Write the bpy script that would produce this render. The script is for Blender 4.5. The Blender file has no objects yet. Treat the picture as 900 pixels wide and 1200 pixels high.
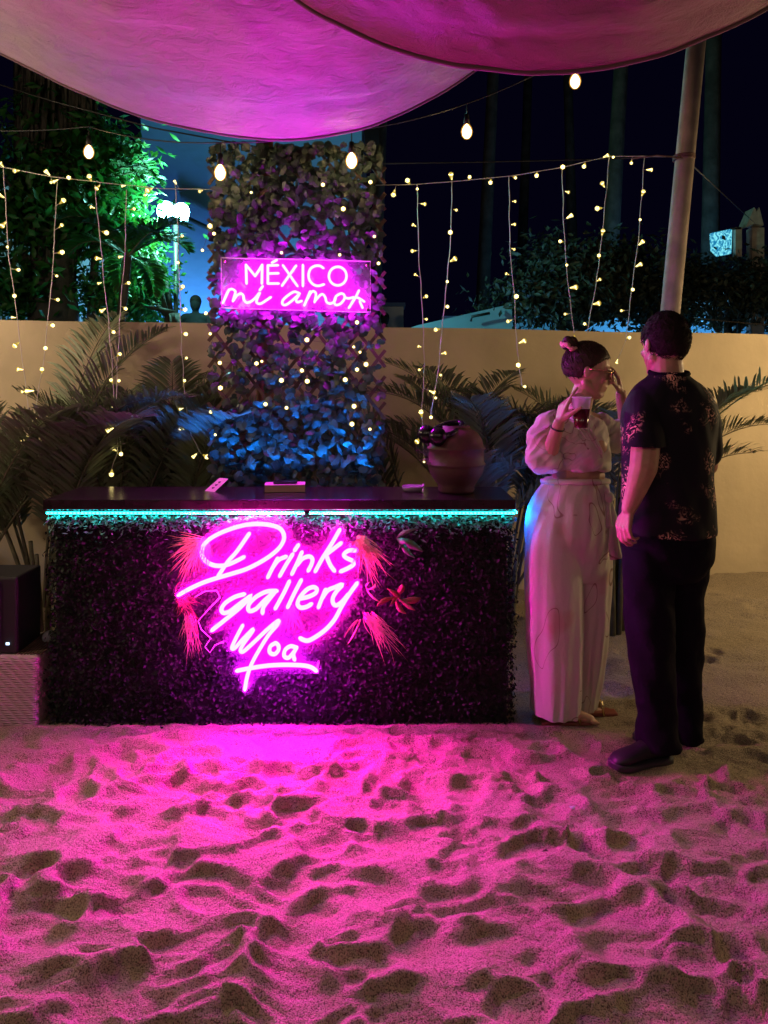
import bpy, bmesh, math, random
import numpy as np
from mathutils import Vector, Matrix, noise
random.seed(7); rng = np.random.default_rng(7)
SC = bpy.context.scene
COL = SC.collection
# ------------------------------------------------------------------ camera, world, exposure
F, EYE, HZ = 900.0, 1.5, 451.0          # focal length in photo pixels, eye height, horizon row
cd = bpy.data.cameras.new('camera'); cam = bpy.data.objects.new('camera', cd); COL.objects.link(cam)
cam.location = (0, 0, EYE); cam.rotation_euler = (math.radians(90), 0, 0)
cd.sensor_fit = 'HORIZONTAL'; cd.sensor_width = 36; cd.lens = 36
cd.shift_y = -(600 - HZ) / 900.0
cd.clip_start = 0.05; cd.clip_end = 500
SC.camera = cam
SC.render.resolution_x = 768; SC.render.resolution_y = 1024
W = bpy.data.worlds.new('World'); SC.world = W; W.use_nodes = True
bg = W.node_tree.nodes['Background']; bg.inputs[0].default_value = (0.16, 0.11, 0.85, 1); bg.inputs[1].default_value = 0.0055
SC.view_settings.view_transform = 'Standard'; SC.view_settings.look = 'None'
SC.view_settings.exposure = 0; SC.view_settings.gamma = 1
SC.cycles.sample_clamp_indirect = 6.0
SC.cycles.max_bounces = 6; SC.cycles.transparent_max_bounces = 12
SC.cycles.caustics_reflective = False; SC.cycles.caustics_refractive = False

def P(px, py, D):
    """world point that lies D metres in front of the lens in the direction of a photo pixel"""
    return Vector(((px - 450) / F * D, D, EYE - (py - HZ) / F * D))

# ------------------------------------------------------------------ helpers
class MB:
    def __init__(s): s.v = []; s.f = []; s.m = []
    def add(s, vs, fs, mi=0):
        b = len(s.v); s.v += [tuple(v) for v in vs]; s.f += [tuple(i + b for i in f) for f in fs]; s.m += [mi] * len(fs)
    def box(s, c, d, R=None, mi=0):
        c = Vector(c); hx, hy, hz = d[0] / 2, d[1] / 2, d[2] / 2
        vs = [Vector((x, y, z)) for x in (-hx, hx) for y in (-hy, hy) for z in (-hz, hz)]
        if R is not None: vs = [R @ v for v in vs]
        s.add([c + v for v in vs], [(0,1,3,2),(4,6,7,5),(0,4,5,1),(2,3,7,6),(0,2,6,4),(1,5,7,3)], mi)
    def tube(s, pts, rad, n=6, cap=True, mi=0, flat=1.0):
        pts = [Vector(p) for p in pts]
        if len(pts) < 2: return
        rr = rad if isinstance(rad, (list, tuple)) else [rad] * len(pts)
        T = [(pts[min(i + 1, len(pts) - 1)] - pts[max(i - 1, 0)]) for i in range(len(pts))]
        T = [t.normalized() if t.length > 1e-9 else Vector((0, 0, 1)) for t in T]
        a = Vector((0, 1, 0)) if abs(T[0].y) < .9 else Vector((1, 0, 0))
        u = (a - T[0] * a.dot(T[0])).normalized(); vs = []
        for i, p in enumerate(pts):
            u = u - T[i] * u.dot(T[i])
            u = u.normalized() if u.length > 1e-6 else T[i].orthogonal().normalized()
            w = T[i].cross(u)
            for k in range(n):
                th = 2 * math.pi * k / n
                vs.append(p + (u * math.cos(th) * flat + w * math.sin(th)) * rr[i])
        fs = [(i*n+k, i*n+(k+1)%n, (i+1)*n+(k+1)%n, (i+1)*n+k) for i in range(len(pts)-1) for k in range(n)]
        if cap: fs += [tuple(range(n))[::-1], tuple((len(pts)-1)*n + k for k in range(n))]
        s.add(vs, fs, mi)
    def ell(s, c, r, R=None, nu=14, nv=10, mi=0):
        c = Vector(c); vs = []; fs = []
        for j in range(nv + 1):
            ph = math.pi * j / nv
            for i in range(nu):
                th = 2 * math.pi * i / nu
                v = Vector((r[0]*math.sin(ph)*math.cos(th), r[1]*math.sin(ph)*math.sin(th), r[2]*math.cos(ph)))
                vs.append(c + (R @ v if R is not None else v))
        for j in range(nv):
            for i in range(nu):
                a, b = j*nu+i, j*nu+(i+1) % nu
                if j == 0: fs.append((a, b+nu, a+nu)) if True else None
                elif j == nv-1: fs.append((a, b, a+nu))
                else: fs.append((a, b, b+nu, a+nu))
        s.add(vs, [f[::-1] for f in fs], mi)
    def cap(s, a, b, ra, rb, n=12):
        """tapered capsule"""
        a = Vector(a); b = Vector(b); t = (b - a); L = t.length; t.normalize()
        pts = []; rr = []
        for k in (90, 60, 30): q = math.radians(k); pts.append(a - t*ra*math.sin(q)*.999); rr.append(max(ra*math.cos(q), ra*.05))
        pts.append(a); rr.append(ra); pts.append(b); rr.append(rb)
        for k in (30, 60, 90): q = math.radians(k); pts.append(b + t*rb*math.sin(q)*.999); rr.append(max(rb*math.cos(q), rb*.05))
        s.tube(pts, rr, n)
    def lathe(s, c, prof, n=32, mi=0):
        c = Vector(c); vs = []; fs = []
        for r, z in prof:
            for k in range(n):
                th = 2*math.pi*k/n; vs.append(c + Vector((r*math.cos(th), r*math.sin(th), z)))
        for j in range(len(prof)-1):
            for k in range(n): fs.append((j*n+k, j*n+(k+1) % n, (j+1)*n+(k+1) % n, (j+1)*n+k))
        s.add(vs, fs, mi)
    def loft(s, rings, sub=6, n=48, fold=None, capends=True):
        """horizontal rings (x,y,z,rx,ry); Catmull-Rom in between; fold(th,t)->radius factor"""
        R = [np.array(r, float) for r in rings]; out = []
        for i in range(len(R)-1):
            p0, p1, p2, p3 = R[max(i-1, 0)], R[i], R[i+1], R[min(i+2, len(R)-1)]
            for k in range(sub):
                t = k/sub
                out.append(.5*((2*p1)+(-p0+p2)*t+(2*p0-5*p1+4*p2-p3)*t*t+(-p0+3*p1-3*p2+p3)*t**3))
        out.append(R[-1]); vs = []
        for j, r in enumerate(out):
            tt = j/(len(out)-1)
            for k in range(n):
                th = 2*math.pi*k/n; q = fold(th, tt) if fold else 1
                vs.append((r[0]+r[3]*q*math.cos(th), r[1]+r[4]*q*math.sin(th), r[2]))
        m = len(out)
        fs = [(j*n+k, j*n+(k+1) % n, (j+1)*n+(k+1) % n, (j+1)*n+k) for j in range(m-1) for k in range(n)]
        if capends: fs += [tuple(range(n))[::-1], tuple((m-1)*n+k for k in range(n))]
        s.add(vs, fs)
    def build(s, name, mats, parent=None, smooth=True, **tags):
        me = bpy.data.meshes.new(name); me.from_pydata(s.v, [], s.f)
        ms = mats if isinstance(mats, (list, tuple)) else [mats]
        for m in ms: me.materials.append(m)
        if len(ms) > 1: me.polygons.foreach_set('material_index', s.m)
        if smooth: me.polygons.foreach_set('use_smooth', [True]*len(s.f))
        me.update()
        return link(name, me, parent, **tags)

def link(name, me, parent=None, **tags):
    o = bpy.data.objects.new(name, me); COL.objects.link(o)
    if parent is not None: o.parent = parent; o.matrix_parent_inverse = Matrix.Translation(-parent.location)
    for k, v in tags.items():
        if v is not None: o[{'cat': 'category'}.get(k, k)] = v
    return o
def empty(name, loc, label, cat, group=None):
    o = bpy.data.objects.new(name, None); o.location = loc; o.empty_display_size = .1; COL.objects.link(o)
    o['label'] = label; o['category'] = cat
    if group: o['group'] = group
    return o
def np_mesh(name, V, Fq, mats, smooth=True, mi=None):
    me = bpy.data.meshes.new(name); V = np.asarray(V, np.float32); Fq = np.asarray(Fq, np.int32); k = Fq.shape[1]
    me.vertices.add(len(V)); me.vertices.foreach_set('co', V.ravel())
    me.loops.add(Fq.size); me.loops.foreach_set('vertex_index', Fq.ravel())
    me.polygons.add(len(Fq)); me.polygons.foreach_set('loop_start', np.arange(0, Fq.size, k, dtype=np.int32))
    me.polygons.foreach_set('loop_total', np.full(len(Fq), k, np.int32))
    for m in (mats if isinstance(mats, (list, tuple)) else [mats]): me.materials.append(m)
    if mi is not None: me.polygons.foreach_set('material_index', np.asarray(mi, np.int32))
    if smooth: me.polygons.foreach_set('use_smooth', np.ones(len(Fq), bool))
    me.update(calc_edges=True); me.validate(); return me
def leaves_np(C, N, L, Wd, seed=0):
    """leaf-shaped folded quads: C centres (n,3), N rough normals (n,3), L lengths, Wd widths -> verts, faces"""
    r = np.random.default_rng(seed); n = len(C)
    N = N + r.normal(0, .55, (n, 3)); N /= np.linalg.norm(N, axis=1)[:, None]
    A = r.normal(0, 1, (n, 3)); A -= N*(A*N).sum(1)[:, None]; A /= np.linalg.norm(A, axis=1)[:, None]
    B = np.cross(N, A); L = np.asarray(L).reshape(-1, 1)*np.ones((n, 1)); Wd = np.asarray(Wd).reshape(-1, 1)*np.ones((n, 1))
    v0 = C - A*L/2; v2 = C + A*L/2; m = C + N*(-.12*L)
    v1 = C + B*Wd/2 - A*L*.06; v3 = C - B*Wd/2 - A*L*.06
    V = np.stack([v0, v1, v2, v3, m], 1).reshape(-1, 3); b = np.arange(n)[:, None]*5
    Fq = np.concatenate([b+[0, 1, 4], b+[1, 2, 4], b+[2, 3, 4], b+[3, 0, 4]], 0)
    return V, Fq

# ------------------------------------------------------------------ materials
def mat(name, col, rough=.6, metal=0, spec=.5, bump=None, var=None, trans=0, emit=None, es=0, tl=0, alpha=1, coord='Object'):
    """procedural surface. var=(scale, amount[, colour2]); bump=(scale, distance[, detail]); tl = translucent share"""
    m = bpy.data.materials.new(name); m.use_nodes = True; nt = m.node_tree; b = nt.nodes['Principled BSDF']
    b.inputs['Base Color'].default_value = (*col, 1); b.inputs['Roughness'].default_value = rough
    b.inputs['Metallic'].default_value = metal; b.inputs['Specular IOR Level'].default_value = spec
    b.inputs['Transmission Weight'].default_value = trans; b.inputs['Alpha'].default_value = alpha
    tc = nt.nodes.new('ShaderNodeTexCoord')
    if var:
        nz = nt.nodes.new('ShaderNodeTexNoise'); nz.inputs['Scale'].default_value = var[0]; nz.inputs['Detail'].default_value = 4
        nt.links.new(tc.outputs[coord], nz.inputs['Vector'])
        mx = nt.nodes.new('ShaderNodeMix'); mx.data_type = 'RGBA'
        c2 = var[2] if len(var) > 2 else tuple(c*(1-var[1]) for c in col)
        mx.inputs['A'].default_value = (*col, 1); mx.inputs['B'].default_value = (*c2, 1)
        rp = nt.nodes.new('ShaderNodeMapRange'); rp.inputs['From Min'].default_value = .35; rp.inputs['From Max'].default_value = .65
        nt.links.new(nz.outputs['Fac'], rp.inputs['Value']); nt.links.new(rp.outputs['Result'], mx.inputs['Factor'])
        nt.links.new(mx.outputs['Result'], b.inputs['Base Color'])
    if bump:
        nz = nt.nodes.new('ShaderNodeTexNoise'); nz.inputs['Scale'].default_value = bump[0]; nz.inputs['Detail'].default_value = bump[2] if len(bump) > 2 else 4
        nt.links.new(tc.outputs[coord], nz.inputs['Vector'])
        bp = nt.nodes.new('ShaderNodeBump'); bp.inputs['Distance'].default_value = bump[1]; bp.inputs['Strength'].default_value = 1
        nt.links.new(nz.outputs['Fac'], bp.inputs['Height']); nt.links.new(bp.outputs['Normal'], b.inputs['Normal'])
    if emit: b.inputs['Emission Color'].default_value = (*emit, 1); b.inputs['Emission Strength'].default_value = es
    if tl:
        t = nt.nodes.new('ShaderNodeBsdfTranslucent'); ms = nt.nodes.new('ShaderNodeMixShader'); ms.inputs[0].default_value = tl
        src = b.inputs['Base Color'].links[0].from_socket if b.inputs['Base Color'].links else None
        if src: nt.links.new(src, t.inputs['Color'])
        else: t.inputs['Color'].default_value = (*col, 1)
        nt.links.new(b.outputs[0], ms.inputs[1]); nt.links.new(t.outputs[0], ms.inputs[2])
        nt.links.new(ms.outputs[0], nt.nodes['Material Output'].inputs['Surface'])
    return m
def emat(name, col, s, sample=True):
    m = bpy.data.materials.new(name); m.use_nodes = True; nt = m.node_tree; nt.nodes.remove(nt.nodes['Principled BSDF'])
    e = nt.nodes.new('ShaderNodeEmission'); e.inputs[0].default_value = (*col, 1); e.inputs[1].default_value = s
    nt.links.new(e.outputs[0], nt.nodes['Material Output'].inputs['Surface'])
    if not sample: m.cycles.emission_sampling = 'NONE'
    return m
def rand_tint(m, amt=.35, hue=.03):
    """vary the leaf colour per mesh island"""
    nt = m.node_tree; b = nt.nodes['Principled BSDF']; g = nt.nodes.new('ShaderNodeNewGeometry'); h = nt.nodes.new('ShaderNodeHueSaturation')
    mr = nt.nodes.new('ShaderNodeMapRange'); mr.inputs['To Min'].default_value = 1-amt; mr.inputs['To Max'].default_value = 1+amt
    m2 = nt.nodes.new('ShaderNodeMapRange'); m2.inputs['To Min'].default_value = .5-hue; m2.inputs['To Max'].default_value = .5+hue
    nt.links.new(g.outputs['Random Per Island'], mr.inputs['Value']); nt.links.new(g.outputs['Random Per Island'], m2.inputs['Value'])
    nt.links.new(mr.outputs[0], h.inputs['Value']); nt.links.new(m2.outputs[0], h.inputs['Hue'])
    if b.inputs['Base Color'].links: nt.links.new(b.inputs['Base Color'].links[0].from_socket, h.inputs['Color'])
    else: h.inputs['Color'].default_value = b.inputs['Base Color'].default_value
    nt.links.new(h.outputs[0], b.inputs['Base Color'])
    for n in nt.nodes:
        if n.type == 'BSDF_TRANSLUCENT': nt.links.new(h.outputs[0], n.inputs['Color'])
    return m

M = {}
M['neon_pink'] = emat('neon_pink', (1, .0040, .55), 222)
M['neon_violet'] = emat('neon_violet', (.80, .0050, 1), 180)
M['neon_magenta'] = emat('neon_magenta', (.76, .0040, .92), 260)
M['led_cyan'] = emat('led_cyan', (.0030, .62, .70), 190)
M['led_blue'] = emat('led_blue', (.004, .18, 1), 17000)
def glow_mat(name, core, cs, rim, rs, sample=True, blend=.5):
    # hot core seen through the middle of the glass, dimmer amber towards its edge
    m = emat(name, core, cs, sample); nt = m.node_tree; e = nt.nodes['Emission']
    lw = nt.nodes.new('ShaderNodeLayerWeight'); lw.inputs[0].default_value = .5; mr = nt.nodes.new('ShaderNodeMapRange'); mr.inputs['From Min'].default_value = .04; mr.inputs['From Max'].default_value = blend; nt.links.new(lw.outputs['Facing'], mr.inputs[0])
    mx = nt.nodes.new('ShaderNodeMix'); mx.data_type = 'RGBA'; mx.inputs['A'].default_value = tuple(c*cs for c in core)+(1,); mx.inputs['B'].default_value = tuple(c*rs for c in rim)+(1,)
    nt.links.new(mr.outputs[0], mx.inputs['Factor']); nt.links.new(mx.outputs['Result'], e.inputs[0]); e.inputs[1].default_value = 1
    return m
M['led_blue_side'] = emat('led_blue_side', (.004, .16, 1), 800)
M['led_warm'] = glow_mat('led_warm', (1, .80, .30), 5, (1, .70, .10), .55, False, .45)
M['bulb_glow'] = glow_mat('bulb_glow', (1, .66, .28), 60, (1, .46, .08), .75, True, .42)
M['flood'] = emat('flood', (.22, .80, 1), 75)
M['cable_clear'] = mat('cable_clear', (.6, .6, .5), .4)
M['cable_black'] = mat('cable_black', (.02, .02, .02), .5)
M['wall'] = mat('painted_wall', (.54, .44, .30), .9, bump=(14, .006, 10), var=(1.7, .2))
M['pole'] = mat('pole_wood', (.55, .45, .38), .75, bump=(60, .002), var=(9, .3))
M['wood'] = mat('brown_wood', (.20, .07, .04), .7, var=(8, .4))
M['slat'] = mat('willow_slat', (.16, .10, .07), .8, var=(20, .4))
M['ivy'] = rand_tint(mat('ivy_leaf', (.055, .088, .065), .42, var=(30, .3), tl=.12), .5, .03)
M['box_leaf'] = rand_tint(mat('boxwood_leaf', (.011, .018, .012), .6, spec=.2), .6, .04)
M['mat_back'] = mat('mat_backing', (.010, .012, .012), .9)
M['palm'] = rand_tint(mat('palm_leaflet', (.17, .20, .12), .5, tl=.15), .35, .03)
M['palm_stem'] = mat('palm_stem', (.16, .15, .09), .6, var=(15, .4))
M['counter'] = mat('counter_top', (.028, .016, .02), .22, bump=(90, .0006), var=(12, .5))
def acrylic(name, clear, col):
    m = mat(name, col, .12, tl=.4); nt = m.node_tree; t = nt.nodes.new('ShaderNodeBsdfTransparent'); ms = nt.nodes.new('ShaderNodeMixShader')
    ms.inputs[0].default_value = clear; o = nt.nodes['Material Output']; src = o.inputs[0].links[0].from_socket
    nt.links.new(src, ms.inputs[1]); nt.links.new(t.outputs[0], ms.inputs[2]); nt.links.new(ms.outputs[0], o.inputs[0]); return m
M['acrylic'] = acrylic('acrylic_plate', .92, (.30, .25, .30)); M['acrylic_clear'] = acrylic('acrylic_clear', .72, (.30, .25, .30))
M['tree_leaf'] = rand_tint(mat('tree_leaf', (.022, .13, .016), .5, tl=.3), .5, .04)
M['dark_leaf'] = rand_tint(mat('dark_leaf', (.035, .04, .022), .6, tl=.15), .5, .04)
M['bark'] = mat('bark', (.09, .08, .07), .9, bump=(12, .02), var=(4, .5))
M['skin'] = mat('skin', (.50, .28, .20), .5, bump=(180, .0004), var=(25, .10))
M['skin_man'] = mat('skin_man', (.46, .24, .17), .5, bump=(180, .0005), var=(30, .18))
M['hair'] = mat('dark_hair', (.014, .009, .008), .75, spec=.15, bump=(160, .002, 6))
M['hair_brown'] = mat('brown_hair', (.032, .016, .011), .6, spec=.25, bump=(90, .002, 6))
M['scrunchie'] = mat('scrunchie', (.75, .35, .35), .8)
M['black_shoe'] = mat('black_shoe', (.010, .009, .014), .55, bump=(200, .0006))
M['sole'] = mat('shoe_sole', (.03, .028, .035), .5)
M['metal_gold'] = mat('gold_rim', (.8, .6, .3), .25, 1)
M['lens'] = mat('dark_lens', (.02, .01, .01), .05)
M['bracelet'] = mat('bracelet', (.03, .02, .02), .5)
M['clay'] = mat('clay', (.12, .045, .042), .6, bump=(40, .003), var=(6, .45))
M['gloss_black'] = mat('gloss_black', (.012, .010, .014), .18)
M['pink_card'] = mat('pink_card', (.80, .45, .55), .6)
M['paper'] = mat('box_card', (.50, .30, .24), .6)
M['wicker'] = None
M['speaker'] = mat('speaker_black', (.015, .014, .018), .6, bump=(300, .001))
M['plastic_bag'] = mat('plastic_bag', (.70, .72, .80), .35, bump=(25, .02), tl=.3)
M['building'] = mat('building_wall', (.10, .17, .32), .85, bump=(6, .01), var=(.6, .2))  # blue of the lamp light is partly put into this wall colour
M['building_pale'] = mat('pale_render', (.55, .58, .60), .85, var=(.8, .2))
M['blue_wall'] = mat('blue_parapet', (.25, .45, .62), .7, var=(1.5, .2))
M['terrace'] = mat('terrace', (.14, .12, .10), .9, bump=(5, .02), var=(1, .4))
M['dark_silhouette'] = mat('dark_silhouette', (.008, .008, .012), .9)  # silhouette shade of the far figures is put into this near-black, skin included
M['cup_plastic'] = mat('cup_plastic', (.80, .74, .84), .3, tl=.45)
M['drink'] = mat('dark_drink', (.09, .006, .02), .2)
M['straw_orange'] = mat('dyed_palm_orange', (.66, .44, .20), .6, tl=.25)
M['straw_pink'] = mat('dyed_palm_pink', (.60, .34, .24), .6, tl=.25)
M['leaf_green'] = mat('broad_leaf', (.13, .17, .10), .45, tl=.2)
M['leaf_rust'] = mat('rust_leaf', (.30, .08, .06), .5, tl=.2)
M['glass'] = mat('clear_glass', (.7, .55, .7), .08, trans=.5)
M['seed'] = mat('rope', (.15, .08, .06), .8)

def node(nt, t, **kw):
    n = nt.nodes.new(t)
    for k, v in kw.items():
        if k in n.inputs: n.inputs[k].default_value = v
        else: setattr(n, k, v)
    return n
# sand: base colour with scattered dark grains, two scales of relief
m = bpy.data.materials.new('sand'); m.use_nodes = True; nt = m.node_tree; b = nt.nodes['Principled BSDF']; M['sand'] = m
tc = node(nt, 'ShaderNodeTexCoord'); b.inputs['Roughness'].default_value = .95; b.inputs['Specular IOR Level'].default_value = .15
n1 = node(nt, 'ShaderNodeTexNoise', Scale=260., Detail=3.); n2 = node(nt, 'ShaderNodeTexNoise', Scale=3., Detail=4.); n3 = node(nt, 'ShaderNodeTexNoise', Scale=55., Detail=5.)
for n in (n1, n2, n3): nt.links.new(tc.outputs['Object'], n.inputs['Vector'])
r1 = node(nt, 'ShaderNodeValToRGB'); r1.color_ramp.elements[0].position = .36; r1.color_ramp.elements[0].color = (.11, .08, .06, 1)
r1.color_ramp.elements[1].position = .52; r1.color_ramp.elements[1].color = (.46, .375, .27, 1)
nt.links.new(n1.outputs['Fac'], r1.inputs[0])
mx = node(nt, 'ShaderNodeMix', data_type='RGBA'); mx.blend_type = 'MULTIPLY'; mx.inputs['Factor'].default_value = .35
nt.links.new(r1.outputs[0], mx.inputs['A']); nt.links.new(n2.outputs['Fac'], mx.inputs['B']); nt.links.new(mx.outputs['Result'], b.inputs['Base Color'])
b1 = node(nt, 'ShaderNodeBump', Strength=1., Distance=.0035); b2 = node(nt, 'ShaderNodeBump', Strength=1., Distance=.009)
nt.links.new(n1.outputs['Fac'], b1.inputs['Height']); nt.links.new(n3.outputs['Fac'], b2.inputs['Height'])
nt.links.new(b2.outputs['Normal'], b1.inputs['Normal']); nt.links.new(b1.outputs['Normal'], b.inputs['Normal'])
# sail fabric: woven grain plus long creases
def fabric(name, col, col2):
    m = bpy.data.materials.new(name); m.use_nodes = True; nt = m.node_tree; b = nt.nodes['Principled BSDF']
    b.inputs['Roughness'].default_value = .55; b.inputs['Specular IOR Level'].default_value = .4
    tc = node(nt, 'ShaderNodeTexCoord'); mp = node(nt, 'ShaderNodeMapping'); mp.inputs['Scale'].default_value = (2.2, 4.6, 3); mp.inputs['Rotation'].default_value = (0, 0, .5)
    nt.links.new(tc.outputs['Object'], mp.inputs['Vector'])
    a = node(nt, 'ShaderNodeTexNoise', Scale=4.5, Detail=9., Distortion=1.2); a.inputs['Roughness'].default_value = .62
    nt.links.new(mp.outputs[0], a.inputs['Vector'])
    r = node(nt, 'ShaderNodeValToRGB'); r.color_ramp.elements[0].color = (*col, 1); r.color_ramp.elements[1].color = (*col2, 1)
    r.color_ramp.elements[0].position = .35; r.color_ramp.elements[1].position = .65
    c = node(nt, 'ShaderNodeTexNoise', Scale=240., Detail=2.); nt.links.new(tc.outputs['Object'], c.inputs['Vector'])
    nt.links.new(a.outputs['Fac'], r.inputs[0]); nt.links.new(r.outputs[0], b.inputs['Base Color'])
    b1 = node(nt, 'ShaderNodeBump', Strength=1., Distance=.024); b2 = node(nt, 'ShaderNodeBump', Strength=1., Distance=.005)
    nt.links.new(a.outputs['Fac'], b1.inputs['Height']); nt.links.new(c.outputs['Fac'], b2.inputs['Height'])
    nt.links.new(b1.outputs[0], b2.inputs['Normal']); nt.links.new(b2.outputs[0], b.inputs['Normal'])
    return m
M['sail_a'] = fabric('beige_sail', (.32, .265, .22), (.29, .235, .20))
M['sail_b'] = fabric('rose_sail', (.23, .09, .10), (.20, .08, .09))
M['hem'] = mat('dark_hem', (.10, .05, .05), .8)
# shirt: black with scattered streaky reddish flowers
m = bpy.data.materials.new('floral_shirt'); m.use_nodes = True; nt = m.node_tree; b = nt.nodes['Principled BSDF']; M['shirt'] = m
b.inputs['Roughness'].default_value = .8; b.inputs['Specular IOR Level'].default_value = .2
tc = node(nt, 'ShaderNodeTexCoord'); mp = node(nt, 'ShaderNodeMapping'); mp.inputs['Scale'].default_value = (1, 1, .8); nt.links.new(tc.outputs['Object'], mp.inputs[0])
v = node(nt, 'ShaderNodeTexVoronoi', Scale=7.); v.inputs['Randomness'].default_value = .75; dn = node(nt, 'ShaderNodeTexNoise', Scale=14., Detail=2.); nt.links.new(tc.outputs['Object'], dn.inputs[0]); vm = node(nt, 'ShaderNodeVectorMath', operation='SCALE'); vm.inputs['Scale'].default_value = .13
nt.links.new(dn.outputs['Color'], vm.inputs[0]); va = node(nt, 'ShaderNodeVectorMath', operation='ADD'); nt.links.new(mp.outputs[0], va.inputs[0]); nt.links.new(vm.outputs[0], va.inputs[1]); nt.links.new(va.outputs[0], v.inputs['Vector'])
nz = node(nt, 'ShaderNodeTexNoise', Scale=27., Detail=3., Distortion=3.5); nt.links.new(tc.outputs['Object'], nz.inputs['Vector'])
lt = node(nt, 'ShaderNodeMapRange'); lt.inputs['From Min'].default_value = .14; lt.inputs['From Max'].default_value = .42; lt.inputs['To Min'].default_value = 1; lt.inputs['To Max'].default_value = 0
nt.links.new(v.outputs['Distance'], lt.inputs[0])
st = node(nt, 'ShaderNodeMapRange'); st.inputs['From Min'].default_value = .50; st.inputs['From Max'].default_value = .60; nt.links.new(nz.outputs['Fac'], st.inputs[0])
mu = node(nt, 'ShaderNodeMath', operation='MULTIPLY'); nt.links.new(lt.outputs[0], mu.inputs[0]); nt.links.new(st.outputs[0], mu.inputs[1])
mx = node(nt, 'ShaderNodeMix', data_type='RGBA'); mx.inputs['A'].default_value = (.008, .007, .012, 1); mx.inputs['B'].default_value = (.90, .50, .36, 1)
nt.links.new(mu.outputs[0], mx.inputs['Factor']); nt.links.new(mx.outputs['Result'], b.inputs['Base Color'])
M['trousers'] = mat('dark_trousers', (.007, .006, .011), .95, spec=.08, bump=(30, .004))
# woman's white cloth with thin brown line drawing and a few soft red patches
def white_cloth(name, line_scale, patch):
    m = bpy.data.materials.new(name); m.use_nodes = True; nt = m.node_tree; b = nt.nodes['Principled BSDF']
    b.inputs['Roughness'].default_value = .75; b.inputs['Specular IOR Level'].default_value = .25
    tc = node(nt, 'ShaderNodeTexCoord'); mp = node(nt, 'ShaderNodeMapping'); mp.inputs['Scale'].default_value = (1, 1, .62); nt.links.new(tc.outputs['Object'], mp.inputs[0])
    nz = node(nt, 'ShaderNodeTexNoise', Scale=line_scale, Detail=1., Distortion=.8); nt.links.new(mp.outputs[0], nz.inputs[0])
    s1 = node(nt, 'ShaderNodeMath', operation='SUBTRACT'); s1.inputs[1].default_value = .60; nt.links.new(nz.outputs['Fac'], s1.inputs[0])
    ab = node(nt, 'ShaderNodeMath', operation='ABSOLUTE'); nt.links.new(s1.outputs[0], ab.inputs[0])
    lr = node(nt, 'ShaderNodeMapRange'); lr.inputs['From Min'].default_value = .003; lr.inputs['From Max'].default_value = .008; lr.inputs['To Min'].default_value = .75; lr.inputs['To Max'].default_value = 0
    nt.links.new(ab.outputs[0], lr.inputs[0])
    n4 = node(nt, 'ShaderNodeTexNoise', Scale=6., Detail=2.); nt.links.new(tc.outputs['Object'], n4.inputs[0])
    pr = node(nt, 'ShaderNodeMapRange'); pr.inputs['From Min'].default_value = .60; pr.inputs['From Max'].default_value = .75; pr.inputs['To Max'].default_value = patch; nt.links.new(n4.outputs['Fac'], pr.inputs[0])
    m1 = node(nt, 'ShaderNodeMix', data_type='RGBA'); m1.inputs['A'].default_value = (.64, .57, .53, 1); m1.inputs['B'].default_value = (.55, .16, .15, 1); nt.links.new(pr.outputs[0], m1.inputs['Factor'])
    m2 = node(nt, 'ShaderNodeMix', data_type='RGBA'); m2.inputs['B'].default_value = (.22, .08, .06, 1)
    nt.links.new(m1.outputs['Result'], m2.inputs['A']); nt.links.new(lr.outputs[0], m2.inputs['Factor']); nt.links.new(m2.outputs['Result'], b.inputs['Base Color'])
    t = node(nt, 'ShaderNodeBsdfTranslucent'); nt.links.new(m2.outputs['Result'], t.inputs[0]); ms = node(nt, 'ShaderNodeMixShader'); ms.inputs[0].default_value = .15
    bn = node(nt, 'ShaderNodeTexNoise', Scale=28., Detail=4.); nt.links.new(mp.outputs[0], bn.inputs[0]); bp = node(nt, 'ShaderNodeBump', Strength=1., Distance=.005)
    nt.links.new(bn.outputs['Fac'], bp.inputs['Height']); nt.links.new(bp.outputs[0], b.inputs['Normal'])
    nt.links.new(b.outputs[0], ms.inputs[1]); nt.links.new(t.outputs[0], ms.inputs[2]); nt.links.new(ms.outputs[0], nt.nodes['Material Output'].inputs[0])
    return m
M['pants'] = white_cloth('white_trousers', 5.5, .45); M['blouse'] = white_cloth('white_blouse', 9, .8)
# wicker: crossed waves
m = mat('wicker', (.50, .40, .38), .8); M['wicker'] = m; nt = m.node_tree; b = nt.nodes['Principled BSDF']; tc = node(nt, 'ShaderNodeTexCoord')
w1 = node(nt, 'ShaderNodeTexWave', Scale=28., Distortion=.6); w1.bands_direction = 'Z'; w2 = node(nt, 'ShaderNodeTexWave', Scale=14., Distortion=.4); w2.bands_direction = 'DIAGONAL'
nt.links.new(tc.outputs['Object'], w1.inputs[0]); nt.links.new(tc.outputs['Object'], w2.inputs[0])
mm = node(nt, 'ShaderNodeMath', operation='MULTIPLY'); nt.links.new(w1.outputs['Fac'], mm.inputs[0]); nt.links.new(w2.outputs['Fac'], mm.inputs[1])
bp = node(nt, 'ShaderNodeBump', Strength=1., Distance=.006); nt.links.new(mm.outputs[0], bp.inputs['Height']); nt.links.new(bp.outputs[0], b.inputs['Normal'])
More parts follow.
